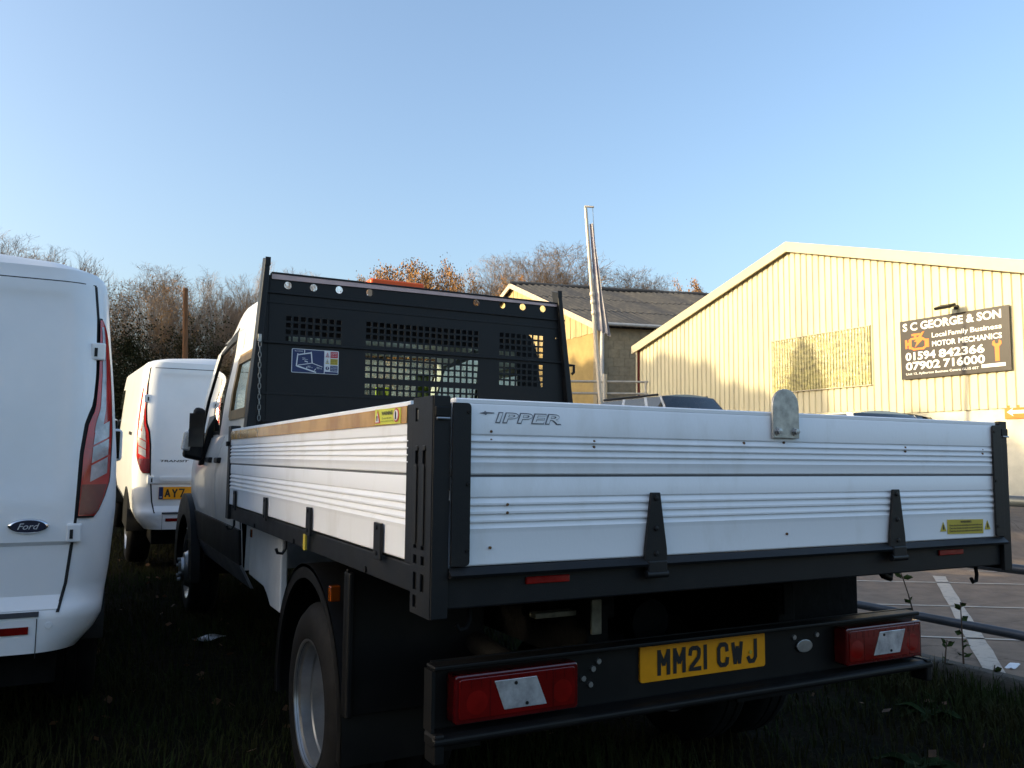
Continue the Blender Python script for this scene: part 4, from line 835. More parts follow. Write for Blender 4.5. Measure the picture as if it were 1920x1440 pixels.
stx('Unit 13, Aylburton Business Centre GL15 6ST', .05, .73, .895, .945, bold=.012)
def sfl(poly, m, nm, th=.004): flat([(p[0]*sW, -p[1]*sH) for p in poly], (SX-.001, SY0, SZ1), SUX, SUY, m, sg, nm, th)
sfl([(.755, .872), (.955, .872), (.955, .925), (.755, .925)], SWHT, 'white_bar')
# engine outline with a flash, spanner
eng = [(.115, .24), (.20, .24), (.20, .275), (.165, .275), (.165, .305), (.215, .305), (.255, .35), (.285, .35), (.285, .49), (.255, .49), (.235, .52), (.13, .52), (.105, .49), (.085, .49), (.085, .43), (.07, .43), (.07, .48), (.05, .48), (.05, .33), (.07, .33), (.07, .38), (.085, .38), (.085, .335), (.11, .305), (.14, .305), (.14, .275), (.115, .275)]
sfl(eng, SORG, 'engine_icon', .003)
sfl([(.115, .34), (.205, .34), (.245, .38), (.245, .46), (.225, .485), (.14, .485), (.115, .455)], SBLK, 'engine_inside', .0045)
sfl([(.215, .235), (.245, .215), (.205, .335), (.232, .345), (.145, .48), (.168, .385), (.142, .375)], SORG, 'flash_icon', .006)
sfl([(.872, .84), (.872, .62), (.85, .58), (.853, .535), (.872, .515), (.875, .56), (.89, .575), (.905, .56), (.908, .515), (.927, .535), (.93, .58), (.908, .62), (.908, .84)], SORG, 'spanner_icon')
fl = thing('floodlight', 'small black floodlight on an arm above the black sign board', 'light', (XG, 10.30, 4.70), world=True)
MB().box((XG-.03, 10.25, 4.70), (XG+.0, 10.35, 4.80)).build('wall_plate', BLK, fl); MB().tube([(XG-.02, 10.3, 4.75), (XG-.30, 10.3, 4.77)], .015, 8).build('arm', BLK, fl)
hd = MB().hexa([(XG-.50, 10.12, 4.66), (XG-.26, 10.12, 4.74), (XG-.26, 10.50, 4.74), (XG-.50, 10.50, 4.66), (XG-.52, 10.12, 4.72), (XG-.28, 10.12, 4.80), (XG-.28, 10.50, 4.80), (XG-.52, 10.50, 4.72)]).build('lamp_head', BLK, fl, bev=.008)
MB().hexa([(XG-.487, 10.14, 4.650), (XG-.275, 10.14, 4.720), (XG-.275, 10.48, 4.720), (XG-.487, 10.48, 4.650), (XG-.490, 10.14, 4.661), (XG-.278, 10.14, 4.731), (XG-.278, 10.48, 4.731), (XG-.490, 10.48, 4.661)]).build('lamp_glass', mat('floodlight_glass', (.55, .50, .32), .2, coat=.5), hd)
ar = MB().box((XG+.01, 8.30, 2.155), (XG+.045, 9.29, 2.445)).build('arrow_sign', SORG, None, label='orange sign with a white left-pointing arrow on the shed base wall', cat='sign')
flat([(0, .145), (.14, .235), (.11, .18), (.85, .18), (.85, .11), (.11, .11), (.14, .055)], (XG+.009, 9.24, 2.155), SUX, SUY, SWHT, ar, 'arrow', .003)

# ================================================================== stone barn behind
BG = Vector((.04, .9992, 0)); BL = Vector((.972, -.235, 0)); BE = Vector((17.88, 26.48, 0))   # gable direction, ridge direction, near eave corner
EZ, PZ, HWID = 6.7, 9.73, 7.8
def bpt(l, gd, z): p = BE+BL*l+BG*gd; return (p.x, p.y, z)
barn = thing('barn', 'old block-walled barn with a grey corrugated roof behind the cream shed', 'building', bpt(6, 7.8, 0), world=True)
BLOCK = mat('grey_concrete_block', (.30, .255, .175), .9, var=.3, scale=5, bump=.3, bscale=30, col2=(.22, .185, .125))
OCHRE = mat('ochre_render', (.36, .26, .10), .9, var=.2, scale=1.5, bump=.15, bscale=40)
BOARD = mat('weathered_boarding', (.52, .42, .22), .8, var=.4, scale=2.5, stretch=(6, 6, .4), col2=(.34, .25, .12))
BROOF = mat('lichened_roof', (.050, .051, .055), .95, var=.6, scale=2.6, bump=.4, bscale=12, col2=(.10, .096, .09), lo=.45, hi=.8)
MB().hexa([bpt(0, 0, 0), bpt(20, 0, 0), bpt(20, .3, 0), bpt(0, .3, 0), bpt(0, 0, EZ-.15), bpt(20, 0, EZ-.15), bpt(20, .3, EZ-.15), bpt(0, .3, EZ-.15)]).build('long_wall', BLOCK, barn)
for i in range(17):
    for (j0) in range(5):
        l0 = .02+j0*.46+(i % 2)*.23; 
        if i % 2 == 0 or True:
            MB().hexa([bpt(l0, -.012, i*.36+.3), bpt(l0+.44, -.012, i*.36+.3), bpt(l0+.44, .001, i*.36+.3), bpt(l0, .001, i*.36+.3), bpt(l0, -.012, i*.36+.64), bpt(l0+.44, -.012, i*.36+.64), bpt(l0+.44, .001, i*.36+.64), bpt(l0, .001, i*.36+.64)]).build('block', BLOCK, barn)
MB().hexa([bpt(0, .302, 0), bpt(.3, .302, 0), bpt(.3, 2*HWID, 0), bpt(0, 2*HWID, 0), bpt(0, .302, 6.42), bpt(.3, .302, 6.42), bpt(.3, 2*HWID, 6.42), bpt(0, 2*HWID, 6.42)]).build('gable_wall', OCHRE, barn)
def bz(gd): return EZ+(PZ-EZ)*(1-abs(gd-HWID)/HWID)
k = 0; gd = .02
while gd < 2*HWID-.05:
    g1 = min(gd+.24, 2*HWID)
    l0 = -.02-.012*(k % 2)-random.uniform(0, .006); zb_ = 6.36+random.uniform(-.02, .02)
    MB().hexa([bpt(l0, gd, zb_), bpt(.1, gd, zb_), bpt(.1, g1-.012, zb_), bpt(l0, g1-.012, zb_), bpt(l0, gd, bz(gd)-.05), bpt(.1, gd, bz(gd)-.05), bpt(.1, g1-.012, bz(g1)-.05), bpt(l0, g1-.012, bz(g1)-.05)]).build('gable_board', BOARD, barn)
    gd = g1; k += 1
for (ga, gb) in ((-.35, HWID), (HWID, 2*HWID+.35)):
    def rfn(l, s_, o=0): gq = ga+(gb-ga)*s_; return bpt(l, gq, EZ+(PZ-EZ)*(1-abs(gq-HWID)/HWID)+.05+o+.045*math.sin(2*math.pi*l/.30)+.05*math.sin(l*.9)*s_)
    rs = MB().slab(lambda l, s_: rfn(l, s_), lambda l, s_: rfn(l, s_, -.03), frange(-.25, 20.5, 270), frange(0, 1, 5)).build('roof_slope', BROOF, barn, smooth=50)
    for s_ in (.33, .66):
        MB().slab(lambda l, q: rfn(l, q, .03), lambda l, q: rfn(l, q, .004), frange(-.25, 20.5, 270), [s_-.012, s_+.012]).build('sheet_lap', BROOF, rs)
    MB().hexa([bpt(-.30, ga, bz(ga)-.16), bpt(-.26, ga, bz(ga)-.16), bpt(-.26, gb, bz(gb)-.16), bpt(-.30, gb, bz(gb)-.16), bpt(-.30, ga, bz(ga)+.09), bpt(-.26, ga, bz(ga)+.09), bpt(-.26, gb, bz(gb)+.09), bpt(-.30, gb, bz(gb)+.09)]).build('barge_board', mat('pale_barge_paint', (.50, .42, .33), .7, var=.2), barn)
MB().tube([bpt(l, HWID, PZ+.09+.02*math.sin(l*2.1)) for l in frange(-.3, 20.5, 40)], .12, 8).build('ridge_cap', BROOF, barn, smooth=60)
MB().tube([bpt(-.3, -.42, EZ-.05), bpt(20, -.42, EZ-.12)], .07, 10).build('gutter', mat('grey_gutter', (.38, .39, .40), .5, var=.15), barn, smooth=60)
MB().tube([bpt(-.02, -.42, EZ-.1), bpt(.12, -.2, EZ-.35), bpt(.14, -.12, EZ-.6), bpt(.14, -.12, 0)], .085, 10).build('downpipe', mat('white_pipe', (.55, .54, .53), .5, var=.1), barn, smooth=60)
MB().box((0, 0, 0), (.001, .001, .001)) 
# handrail in front of the barn
hr = thing('steel_handrail', 'pale two-rail steel handrail standing in front of the barn', 'railing', (14, 19.8, 0), world=True)
HRM = mat('pale_handrail', (.42, .40, .36), .5, .3, var=.2)
A_, B_ = Vector((12.6, 20.5, 0)), Vector((15.0, 19.24, 0))
for z in (3.62, 3.25): MB().tube([A_+Vector((0, 0, z)), B_+Vector((0, 0, z))], .035, 8).build('rail', HRM, hr, smooth=60)
for s_ in (.05, .50, .97): q = A_.lerp(B_, s_); MB().tube([q, q+Vector((0, 0, 3.85 if s_ == .50 else 3.62))], .075 if s_ == .50 else .04, 10).build('post', HRM, hr, smooth=60)
MB().hexa([(A_.x, A_.y, 0), (B_.x, B_.y, 0), (B_.x+.1, B_.y+.2, 0), (A_.x+.1, A_.y+.2, 0), (A_.x, A_.y, 2.7), (B_.x, B_.y, 2.7), (B_.x+.1, B_.y+.2, 2.7), (A_.x+.1, A_.y+.2, 2.7)]).build('yard_wall', BLOCK, None, label='grey block yard wall below the pale handrail', cat='wall')

# flagpole and limp flag
FK = .83; fp1 = CAM+(Vector((9.839, 14.776, 7.193))-CAM)*FK; fp0 = Vector((8.5, 12.1, 0))
pole = thing('flagpole', 'slim pale flagpole leaning slightly, standing between truck and cream shed', 'flagpole', fp0, world=True)
POLE = mat('flagpole_paint', (.62, .55, .45), .4, .2, var=.1)
_q = CAM+(Vector((10.384, 14.958, 2.562))-CAM)*FK; fp0 = fp1+(_q-fp1)*(fp1.z/(fp1.z-_q.z))
MB().tube([fp0, fp1], .05, 12, rs=[.052, .032]).build('shaft', POLE, pole, smooth=60)
MB().tube([fp1+Vector((-.02, 0, .0)), fp1+Vector((-.02, 0, .03)), fp1+Vector((.16, -.05, .03))], .02, 8).build('truck_arm', POLE, pole, smooth=60)
MB().tube([fp1+Vector((.14, -.04, .02)), fp1.lerp(fp0, .4)+Vector((.10, -.03, 0))], .006, 5).build('halyard', STEEL, pole)
for s_ in (.275, .30, .335): MB().lathe([(-.05, .035), (-.03, .052), (.03, .052), (.05, .035)], fp1.lerp(fp0, s_), 'z', 10).build('collar', POLE, pole, smooth=50)
FLAG = mat('faded_flag', (.20, .19, .30), .8, var=.3, scale=1.6, col2=(.46, .44, .44))
def flg(s_, t, o=0):
    c = fp1.lerp(fp0, .05+.34*t); w = .03+.25*t**1.2
    return c+Vector((.07+s_*w*.8, -.03-s_*w*.3+.05*math.sin(s_*14+t*2)+o, -.12*s_*t))
MB().slab(lambda s_, t: flg(s_, t), lambda s_, t: flg(s_, t, .004), frange(0, 1, 16), frange(0, 1, 20)).build('flag', FLAG, None, smooth=80, label='faded flag hanging limp from the pale flagpole', cat='flag')
# timber pole among the trees
TPM = mat('creosoted_timber', (.22, .095, .035), .8, var=.4, scale=3, stretch=(4, 4, .4))
tp = thing('timber_pole', 'brown timber pole standing bare in front of the dark wood', 'pole', (2.75, 30.2, 0), world=True)
MB().tube([(2.85, 30.35, 0), (2.547, 29.9, 7.15)], .1, 12, rs=[.12, .085]).build('shaft', TPM, tp, smooth=50); MB().lathe([(0, .095), (.05, .09), (.09, 0)], (2.547, 29.9, 7.13), 'z', 12).build('cap', TPM, tp)

# ================================================================== parked cars by the shed
def at(px, py, D): return CAM+(_f*FPX+_r2*(px-960)+_u2*(720-py))*(D/FPX)
CARG = glass_mat('car_glass', (.12, .13, .13), 2.2)
def car(label, paint, top, H, rails=False, tail=False, Wd=1.78, Ln=4.4, rz=math.pi, zg=0):
    """top: world position of the corner where windscreen, roof and the side facing the camera meet"""
    sc = H/1.6; gw = Wd*.36
    t = thing('parked_car', label, 'car', (top.x+gw, top.y+(1.55 if tail else .55), zg), 0 if tail else rz, group='cars parked by the shed')
    BP = mat(paint[0], paint[1], .22, .4, var=.04, coat=1)
    ys = [-2.15, -2.1, -1.9, -1.4, -.9, .0, .9, 1.2, 1.7, 2.0, 2.15]
    def hw(y): return Wd/2*(1-.16*max(0, (abs(y)-1.3)/.85)**2)
    def belt(y): return sc*(lerp([(-2.15, .80), (-2.0, .95), (-1.0, .98), (.95, .96), (1.2, .93), (1.9, .80), (2.15, .62)], y))
    def ring(y, s_):
        w = hw(y); zb = belt(y); pts = [(0, .30*sc), (.86, .30*sc), (.97, .42*sc), (1.0, .65*sc), (.97, zb-.06), (.90, zb), (0, zb+.025)]
        pts = [(-a, z) for a, z in pts[::-1]][:-1]+pts[1:] if 0 else pts
        i = s_; return pts[i]
    b = MB()
    for sg in (-1, 1): b.grid(lambda y, s_: (sg*ring(y, s_)[0]*hw(y), y, ring(y, s_)[1]), ys, list(range(7)))
    for ye in (-2.15, 2.15): b.grid(lambda u, z: (u*hw(ye)*.92, ye, z), [-1, 0, 1], [.30*sc, belt(ye)])
    b.build('body', BP, t, smooth=45)
    Z0, Z1 = .955*sc, H; y0b, y0t, y1b, y1t = -2.0, -1.55, 1.2, .55; wb, wt = Wd/2*.93, gw
    def gh(y_, s_, sg):     # s_ 0 belt .. 1 roof
        return (sg*(wb+(wt-wb)*s_), y_, Z0+(Z1-.06-Z0)*s_)
    def ybt(f, s_): a = y0b+(y0t-y0b)*s_; c = y1b+(y1t-y1b)*s_; return a+(c-a)*f
    rf = MB().slab(lambda y, u: (wt*u, y, Z1-.06*(u*u)-.05*max(0, (-y-1.0))**2-.04*max(0, y)**2), lambda y, u: (wt*u*.99, y, Z1-.05-.06*u*u-.05*max(0, (-y-1.0))**2-.04*max(0, y)**2), frange(y0t, y1t, 9), frange(-1, 1, 9)).build('roof', BP, t, smooth=50)
    for sg in (-1, 1):
        for (f0, f1) in ((.05, .40), (.44, .74), (.78, .97)):
            MB().grid(lambda f, s_: gh(ybt(f, s_), s_, sg), frange(f0, f1, 4), frange(.04, .97, 4)).build('side_window', CARG, t)
        pil = MB()
        for (f0, f1) in ((0, .05), (.40, .44), (.74, .78), (.97, 1)): pil.grid(lambda f, s_: (lambda p: (p[0]+sg*.002, p[1], p[2]))(gh(ybt(f, s_), s_, sg)), [f0, f1], frange(0, 1, 4))
        pil.build('pillar', BP, t)
        if rails: MB().tube([(sg*(wt-.03), y, Z1+.03-.06) for y in frange(y0t+.1, y1t-.15, 8)], .022, 8).build('roof_rail', BLK, t, smooth=50)
        for y in (-1.30, 1.32):
            w_ = MB().lathe(tyre_prof(.2, .32, .20), (sg*(Wd/2-.10), y, .32), 'x', 30, sg).build('wheel', RUB, t, smooth=40)
            MB().lathe([(.09, .2), (.08, .18), (.085, .05), (.09, 0)], (sg*(Wd/2-.10), y, .32), 'x', 24, sg).build('rim', RIM, w_, smooth=40)
        MB().box((sg*.55, 2.02, .62*sc), (sg*.80, 2.13, .74*sc)).build('headlamp', CLRL, t, bev=.02)
        MB().box((sg*.58, -2.17, .72*sc), (sg*.80, -2.12, .86*sc)).build('tail_lamp', REDL, t, bev=.02)
    for (nm, fb) in (('windscreen', 1), ('rear_window', 0)):
        MB().grid(lambda u, s_: (u*(wb+(wt-wb)*s_)*.97, ybt(fb, s_)+(.06 if fb else -.06)*(1-u*u), Z0+(Z1-.06-Z0)*s_), frange(-1, 1, 7), frange(.0, 1, 4)).build(nm, CARG, t, smooth=60)
    MB().box((-.08, .60, H-.26), (.08, .68, H-.16)).build('rear_view_mirror', BLK, t, bev=.02)
    return t
P = at(1240, 739, 16.0); car('silver tall car with black roof rails whose windscreen mirrors the shed ribs', ('silver_car_paint', (.30, .31, .33)), P, P.z-.60+.03, True, zg=.60)
P = at(1598, 772, 11.5); car('white car whose bright roof edge shows just above the tailboard', ('white_car_paint', (.74, .73, .70)), P, P.z-.42+.05, tail=True, zg=.42)
P = at(1652, 776, 14.2); car('dark car whose roof shows above the tailboard next to the white car', ('dark_car_paint', (.03, .022, .02)), P, P.z-.42+.04, tail=True, zg=.42)
def ramp(v): v = max(0, min(1, v)); return v*v*(3-2*v)
MB().grid(lambda x, y: (x, y, -.016+(.43*ramp((y-4.4)/1.4)+.18*ramp((y-9)/3))*ramp((x-5.2)/2.2)), frange(5.1, 16.96, 30), frange(4.3, 26, 50)).build('raised_yard', ASPH, kind='structure', smooth=80)

# ================================================================== trees
BARK = mat('grey_brown_bark', (.13, .095, .065), .9, var=.4, scale=4, bump=.3, bscale=20)
TWIG = mat('twig_brown', (.23, .165, .115), .9, var=.4, scale=1.5, col2=(.16, .118, .085))
OAKL = mat('russet_leaves', (.32, .145, .04), .8, var=.5, scale=1.2, col2=(.20, .11, .03))
PALEL = mat('pale_leaves', (.24, .17, .05), .8, var=.4, scale=1.2, col2=(.13, .12, .035))
def perp(d, rnd):
    a = Vector((rnd.uniform(-1, 1), rnd.uniform(-1, 1), rnd.uniform(-1, 1))); a -= d*a.dot(d); return a.normalized()
def tree_meshes(seed, spread=.55, kids=(8, 7, 6, 5, 5), leaves=0, upw=.18, lsize=.16, trunk=.32, thick=1.0):
    """unit tree about 10 m tall"""
    rnd = random.Random(seed); tr, cr, tips = MB(), MB(), []
    def branch(p, d, L, r, lvl):
        ns = (5, 4, 4, 3, 3, 2)[lvl]; pts = [p]; dirs = [d]; rs = [r]
        for i in range(ns):
            d = (d+perp(d, rnd)*(.10+.06*lvl)+Vector((0, 0, upw*(.4 if lvl < 2 else .6)))*.5).normalized(); p = p+d*(L/ns); pts.append(p); dirs.append(d); rs.append(r*(1-.62*(i+1)/ns))
        (tr if lvl < 1 else cr).tube(pts, r, (8, 5, 4, 3, 3, 3)[lvl], caps=False, rs=rs)
        if lvl >= len(kids): tips.append((pts[-1], dirs[-1])); tips.append((pts[1], dirs[1])); return
        for k in range(kids[lvl]):
            s_ = (trunk+(1-trunk)*(k+.6)/kids[lvl]) if lvl == 0 else (.28+.72*(k+rnd.random())/kids[lvl])
            i = min(ns-1, int(s_*ns)); q = pts[i].lerp(pts[i+1], s_*ns-i if s_*ns-i < 1 else 1)
            sp = spread*rnd.uniform(.75, 1.35); nd = (dirs[i]*math.cos(sp)+perp(dirs[i], rnd)*math.sin(sp)).normalized()
            if nd.z < -.15: nd.z *= .2; nd.normalize()
            LL = L*(.80, .62, .60, .54, .5, .5)[lvl]*rnd.uniform(.8, 1.15)
            branch(q, nd, LL, max(.0078*thick, r*(1-.62*s_)*.52), lvl+1)
    branch(Vector((0, 0, 0)), Vector((0, 0, 1)), 5.0, .24*thick, 0)
    zl = sorted(v[2] for v in cr.v); k = 10/zl[int(len(zl)*.985)]
    rl_ = sorted(math.hypot(v[0], v[1])*k for v in cr.v); RR = rl_[int(len(rl_)*.90)]
    def warp(v):     # round the crown into a dome
        x, y, z = v[0]*k, v[1]*k, v[2]*k
        if z > 8: z = 8+2.0*math.tanh((z-8)/2.4)
        r = math.hypot(x, y); rm = RR*(math.sqrt(max(.06, 1-((z-5.5)/5.0)**2)) if z > 5.5 else 1)
        if r > rm: q = (rm+.25*(r-rm))/r; x *= q; y *= q
        return (x, y, z)
    for b in (tr, cr): b.v = [warp(v) for v in b.v]
    lf = None
    if leaves:
        lf = MB()
        for _ in range(leaves):
            p, d = rnd.choice(tips); c = Vector(warp(p))+Vector((rnd.gauss(0, .16), rnd.gauss(0, .16), rnd.gauss(0, .13))); a = Vector((rnd.gauss(0, 1), rnd.gauss(0, 1), rnd.gauss(0, 1))).normalized(); e = perp(a, rnd); s_ = lsize*rnd.uniform(.5, 1.2)
            lf.add([c, c+a*s_*.5+e*s_*.35, c+a*s_, c+a*s_*.5-e*s_*.35], [(0, 1, 2, 3)])
    ms = [tr.mesh('trunk', 60), cr.mesh('crown')]; ms[0].materials.append(BARK); ms[1].materials.append(TWIG)
    if lf: m = bpy.data.meshes.new('leaves'); m.from_pydata(lf.v, [], lf.f); ms.append(m)
    return ms
VAR = {'bare_a': tree_meshes(1, .50), 'bare_b': tree_meshes(2, .62, (9, 7, 6, 5, 5)), 'wide': tree_meshes(3, .72, (9, 8, 6, 5, 5), upw=.10, trunk=.22),
       'oak': tree_meshes(4, .70, (8, 6, 5, 4, 3), leaves=22000, upw=.10, lsize=.14, trunk=.25, thick=1.2), 'upright': tree_meshes(5, .36, (9, 7, 6, 5, 4), upw=.35, trunk=.2),
       'pale': tree_meshes(6, .60, (8, 7, 6, 5, 3), leaves=5000, lsize=.10)}
def plant(px, py, D, var, label, wf=1.0, group='trees in the wood behind', leafm=None, rz=None):
    P = at(px, py, D); t = thing('tree', label, 'tree', (P.x, P.y, -.1), rz if rz is not None else random.uniform(0, 6.28), group=group)
    k = (P.z+.1)/10; t.scale = (k*wf, k*wf, k)
    ms = VAR[var]
    link('trunk', ms[0], t); link('crown', ms[1], t)
    if len(ms) > 2:
        o = link('leaves', ms[2], t)
        if not ms[2].materials: ms[2].materials.append(leafm or OAKL)
    return t
LW = 'bare trees of the wood on the left'
for i, (px, py, D, v, w, lb) in enumerate((
    (-50, 430, 37, 'bare_a', .8, 'tall bare tree at the far left edge above the near van roof'),
    (15, 447, 39, 'upright', 1.0, 'bare tree left of the tallest one above the near van roof'), (78, 432, 36, 'bare_b', .7, 'tallest bare tree above the near van roof'), (128, 440, 38, 'upright', .75, 'bare upright tree above the right end of the near van roof'),
    (205, 496, 35, 'pale', .7, 'thin russet-tinged tree just right of the near van'), (255, 512, 33, 'pale', .7, 'low russet tree between near van and timber pole'), (322, 486, 36, 'wide', .62, 'domed bare tree left of the timber pole'), (362, 512, 39, 'bare_b', .6, 'bare domed tree right behind the timber pole'),
    (388, 530, 37, 'bare_a', .6, 'small bare tree right of the timber pole'), (428, 526, 35, 'bare_b', .6, 'bare tree between timber pole and cab roof'), (468, 508, 39, 'upright', .8, 'bare tree rising behind the cab roof'), (515, 490, 37, 'bare_a', .6, 'bare tree behind the left headboard upright'), (560, 492, 40, 'upright', .8, 'bare upright tree above the left part of the headboard'),
    (604, 502, 38, 'bare_b', .45, 'bare tree above the third hole of the headboard'), (648, 498, 41, 'bare_a', .4, 'slim bare tree left of the russet oak'))):
    plant(px, py, D, v, lb, w, LW)
RW_ = 'trees behind the barn'
for i, (px, py, D, v, w, lb) in enumerate((
    (748, 466, 52, 'oak', .66, 'large russet oak above the orange beacon'), (712, 500, 54, 'oak', .42, 'smaller russet oak left of the large one'), (828, 484, 53, 'oak', .46, 'russet oak right of the orange beacon'), (880, 512, 55, 'pale', .5, 'grey-brown bushy tree left of the barn peak'),
    (938, 474, 54, 'bare_b', .62, 'bare tree rising left of the barn peak'), (985, 462, 56, 'wide', .62, 'bare spreading tree above the barn peak'), (1030, 443, 55, 'wide', .78, 'tallest bare spreading tree above the barn roof'), (1082, 480, 57, 'pale', .55, 'pale-leaved tree just left of the flagpole'), (1125, 494, 57, 'wide', .5, 'bare tree right of the flagpole'), (1165, 488, 56, 'wide', .62, 'bare tree above the middle of the barn roof'), (1215, 505, 58, 'wide', .55, 'rightmost bare tree above the barn roof'),
    (1258, 527, 62, 'oak', .45, 'low russet tree at the right end of the barn ridge'), (950, 520, 50, 'oak', .35, 'low russet bush left of the barn gable'))):
    plant(px, py, D*1.28, v, lb, w*1.0, RW_)

# dark undergrowth of the wood
THK = mat('dark_evergreen_leaves', (.024, .030, .011), .8, var=.5, scale=.35, col2=(.050, .036, .014), spec=.15); 
def leaf_mass(name, blobs, n, size, m, seed=1, **kw):
    rnd = random.Random(seed); b = MB(); tot = sum(r[3]*r[4]*r[5] for r in blobs)
    for (x, y, z, rx, ry, rz_) in blobs:
        for _ in range(int(n*rx*ry*rz_/tot)+20):
            d = Vector((rnd.gauss(0, 1), rnd.gauss(0, 1), rnd.gauss(0, 1))).normalized()*min(1.0, abs(rnd.gauss(0, .55)))
            c = Vector((x+d.x*rx, y+d.y*ry, max(.05, z+d.z*rz_))); a = Vector((rnd.gauss(0, 1), rnd.gauss(0, 1), rnd.gauss(0, 1))).normalized(); e = perp(a, rnd); s_ = size*rnd.uniform(.5, 1.3)
            b.add([c, c+a*s_*.5+e*s_*.4, c+a*s_, c+a*s_*.5-e*s_*.4], [(0, 1, 2, 3)])
    me = bpy.data.meshes.new(name); me.from_pydata(b.v, [], b.f); me.materials.append(m); return link(name, me, **kw)
rnd = random.Random(5); bl = []
for (px, py, D) in ((-40, 600, 33), (40, 590, 34), (120, 600, 33), (190, 600, 32), (225, 590, 31), (265, 605, 30.8), (300, 625, 32), (330, 640, 33), (370, 610, 33), (400, 600, 33), (440, 640, 34), (500, 640, 34), (560, 640, 35), (620, 640, 36), (700, 640, 38), (780, 640, 40), (860, 640, 42)):
    P = at(px, py, D); bl.append((P.x, P.y, P.z*.5, 1.6, 1.4, P.z*.56))
    for _ in range(3): bl.append((P.x+rnd.uniform(-1.3, 1.3), P.y+rnd.uniform(-1, 1), P.z*rnd.uniform(.55, .9), rnd.uniform(.6, 1.0), .8, rnd.uniform(.6, 1.1)))
leaf_mass('undergrowth', bl, 190000, .08, THK, 3, kind='stuff', label='dense dark evergreen undergrowth of the wood on the left', cat='undergrowth')

# unseen leafy screen added left of the vans, height shaped to cast the shade
HH = [(-40, 7.2), (3, 6.3), (4.7, 5.4), (6.9, 4.7), (8.2, 4.5), (10.2, 4.3), (15.0, 4.3), (16.4, 9.4), (21.1, 9.9), (24.1, 10.7), (26.6, 12.0), (30.1, 12.5), (33.7, 13.1), (36.2, 12.9), (37.7, 8.6), (75, 8.4)]
SUNB = mat('sun_blocker_leaves', (.035, .05, .018), .8, var=.5, scale=1.0)
def sun_blocker_top(y): return lerp(HH, y)+.22*math.sin(y*2.3)*math.sin(y*.9+1)+.12*math.sin(y*5.1+.4)+2.0*math.exp(-((y-22.2)/.45)**2)  # last term adds a peak for a narrow shadow on the shed
hd = MB().slab(lambda y, s_: (-17.5-.4*math.sin(y*1.1+s_*3), y, (sun_blocker_top(y))*s_), lambda y, s_: (-19.6, y, (sun_blocker_top(y)-.1)*s_), frange(-40, 75, 420), frange(0, 1, 6)).build('sun_blocker', SUNB, None, smooth=80, label='tall dark leafy screen added left of the vans, out of view, to block the sun', cat='sun_blocker')
b = MB(); rnd = random.Random(9)
for _ in range(9000):
    y = rnd.uniform(-30, 70); z = sun_blocker_top(y)*min(1.01, rnd.random()**.35); c = Vector((-17.4+rnd.uniform(-1.6, .3), y, z)); a = Vector((rnd.gauss(0, 1), rnd.gauss(0, 1), rnd.gauss(0, 1))).normalized(); e = perp(a, rnd); s_ = .3
    b.add([c, c+a*s_*.5+e*s_*.4, c+a*s_, c+a*s_*.5-e*s_*.4], [(0, 1, 2, 3)])
me = bpy.data.meshes.new('leaves'); me.from_pydata(b.v, [], b.f); me.materials.append(SUNB); link('leaves', me, hd, kind='stuff')

# ================================================================== grass, leaf litter, weeds, scraps
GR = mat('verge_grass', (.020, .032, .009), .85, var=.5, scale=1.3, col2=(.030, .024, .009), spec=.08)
rnd = random.Random(11); b = MB()
def blade(x, y, h, w):
    z = vz(x, y)*.5; a = rnd.uniform(0, 6.28); l = rnd.uniform(.1, .8)*h; dx, dy = math.cos(a), math.sin(a)
    p = Vector((x, y, z-.005)); s_ = Vector((-dy*w, dx*w, 0)); m_ = p+Vector((dx*l*.35, dy*l*.35, h*.62)); t_ = p+Vector((dx*l, dy*l, h*rnd.uniform(.75, 1)))
    b.add([p-s_, p+s_, m_+s_*.7, m_-s_*.7, t_], [(0, 1, 2, 3), (3, 2, 4)])
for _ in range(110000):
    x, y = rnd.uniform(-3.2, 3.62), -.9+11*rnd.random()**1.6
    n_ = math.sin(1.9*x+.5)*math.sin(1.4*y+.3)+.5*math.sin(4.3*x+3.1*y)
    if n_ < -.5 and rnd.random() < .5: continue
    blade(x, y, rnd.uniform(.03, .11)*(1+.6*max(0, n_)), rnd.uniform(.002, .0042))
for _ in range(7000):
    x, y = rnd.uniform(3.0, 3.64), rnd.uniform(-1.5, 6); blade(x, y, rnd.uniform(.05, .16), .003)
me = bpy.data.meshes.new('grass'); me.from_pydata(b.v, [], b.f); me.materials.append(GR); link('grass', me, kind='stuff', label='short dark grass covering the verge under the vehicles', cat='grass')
b = MB()
for _ in range(420):
    x, y = rnd.uniform(-2.6, 3.5), rnd.uniform(-.6, 8); c = Vector((x, y, vz(x, y)*.5+rnd.uniform(.01, .06))); a = Vector((rnd.gauss(0, 1), rnd.gauss(0, 1), rnd.gauss(0, .3))).normalized(); e = perp(a, rnd); s_ = rnd.uniform(.03, .06)
    b.add([c, c+a*s_*.5+e*s_*.35, c+a*s_, c+a*s_*.5-e*s_*.35], [(0, 1, 2, 3)])
me = bpy.data.meshes.new('leaf_litter'); me.from_pydata(b.v, [], b.f); me.materials.append(mat('fallen_leaves', (.10, .045, .015), .8, var=.5, scale=8)); link('leaf_litter', me, kind='stuff', label='brown fallen leaves scattered over the verge', cat='leaves')
WL = mat('weed_leaf', (.034, .058, .014), .8, var=.4, scale=14, spec=.12); WS = mat('weed_stem', (.06, .035, .02), .8, var=.3)
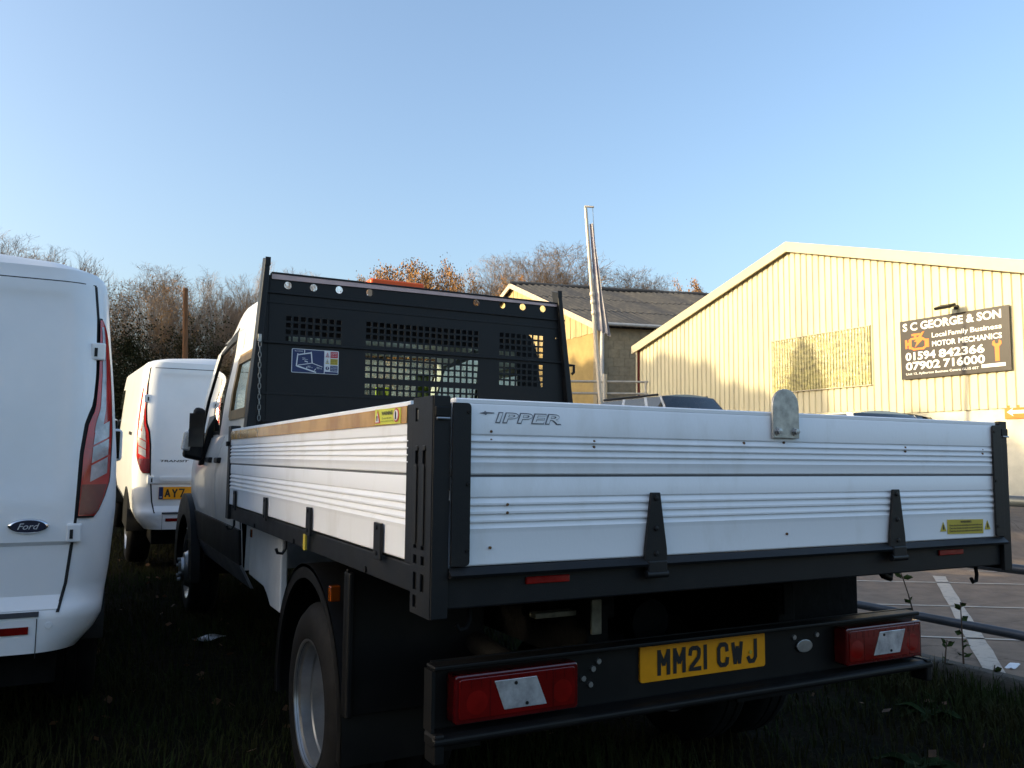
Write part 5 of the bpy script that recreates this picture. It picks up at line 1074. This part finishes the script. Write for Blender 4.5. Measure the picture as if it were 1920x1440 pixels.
def weed(x, y, h, lean, label, tops, seed):
    rnd = random.Random(seed); t = thing('weed', label, 'weed', (x, y, 0), world=True, group='weeds along the kerb')
    pts = [Vector((x, y, .0))+Vector((lean[0]*s_*s_, lean[1]*s_*s_, h*s_)) for s_ in frange(0, 1, 8)]
    MB().tube(pts, .004, 6, rs=[.006-.0035*i/7 for i in range(8)]).build('stem', WS, t)
    for (s0, s1, n_) in tops:
        for i in range(n_):
            s_ = rnd.uniform(s0, s1)*7; k = min(6, int(s_)); c = pts[k].lerp(pts[k+1], s_-k); a = rnd.uniform(0, 6.28); L = rnd.uniform(.035, .065)
            d = Vector((math.cos(a), math.sin(a), rnd.uniform(-.2, .8))).normalized(); e = perp(d, rnd)
            MB().add([c, c+d*L*.45+e*L*.28, c+d*L, c+d*L*.45-e*L*.28, c+d*L*.5+d.cross(e)*L*.12], [(0, 1, 4), (1, 2, 4), (2, 3, 4), (3, 0, 4)]).build('leaf', WL, t)
weed(3.66, 1.52, .62, (-.10, .06), 'tall thin weed with a leafy top in front of the lower rail', [(.86, 1, 10), (.62, .72, 2)], 1)
weed(3.72, 1.30, .43, (.02, .02), 'bushy weed with leaves all along its stem beside the kerb', [(.15, 1, 16)], 2)
weed(3.64, 1.36, .22, (.03, 0), 'short reddish weed between the two taller ones', [(.4, 1, 6)], 3)
weed(3.70, 1.12, .13, (.02, 0), 'lowest weed at the right end of the kerb', [(.2, 1, 6)], 4)
b = MB(); b.slab(lambda u, v: (4.32+u*.045, 1.40+v*.02, .004+.012*math.sin(u*2+v)), lambda u, v: (4.32+u*.045, 1.40+v*.02, .001+.012*math.sin(u*2+v)), frange(-1, 1, 6), frange(-1, 1, 4))
b.build('litter_scrap', STW, None, smooth=60, label='white scrap of litter on the asphalt at the right edge', cat='litter')
b = MB(); b.slab(lambda u, v: (.12+u*.10, 4.1+v*.05, .03+.012*math.sin(u*3+v)), lambda u, v: (.12+u*.10, 4.1+v*.05, .027+.012*math.sin(u*3+v)), frange(-1, 1, 8), frange(-1, 1, 4))
b.build('litter_scrap', STEEL, None, smooth=60, label='pale scrap of litter on the grass beside the truck sill', cat='litter')

DL = mat('dock_leaf', (.016, .030, .010), .9, var=.5, scale=14, spec=.06)
def dock(x, y, n, L0, label, seed):
    rnd = random.Random(seed); t = thing('dock_plant', label, 'weed', (x, y, vz(x, y)*.5), world=True, group='broad-leaved weeds on the verge')
    z0 = vz(x, y)*.5
    for i in range(n):
        a = 6.28*i/n+rnd.uniform(-.3, .3); L = L0*rnd.uniform(.7, 1.2); w = L*.17; d = Vector((math.cos(a), math.sin(a), 0)); s_ = Vector((-d.y, d.x, 0)); up = rnd.uniform(.35, .8)
        MB().slab(lambda u, v: Vector((x, y, z0))+d*(L*u)+s_*(w*v*math.sin(math.pi*min(1, .12+.88*u))**.7)+Vector((0, 0, L*(up*u-.55*u*u)+.012*abs(v)+.006*math.sin(9*u+3*v))), lambda u, v: Vector((x, y, z0))+d*(L*u)+s_*(w*v*math.sin(math.pi*min(1, .12+.88*u))**.7)+Vector((0, 0, L*(up*u-.55*u*u)+.012*abs(v)+.006*math.sin(9*u+3*v)-.002)), frange(0, 1, 9), [-1, -.5, 0, .5, 1]).build('leaf', DL, t, smooth=60)
dock(-.62, .62, 9, .22, 'broad-leaved weed in the grass at the bottom left corner', 1)
dock(-.25, .95, 7, .15, 'small broad-leaved weed right of the bottom left one', 2)
dock(2.35, .55, 8, .16, 'broad-leaved weed in the grass below the right end of the light bar', 3)
dock(2.95, .95, 7, .15, 'broad-leaved weed in the grass beside the kerb', 4)
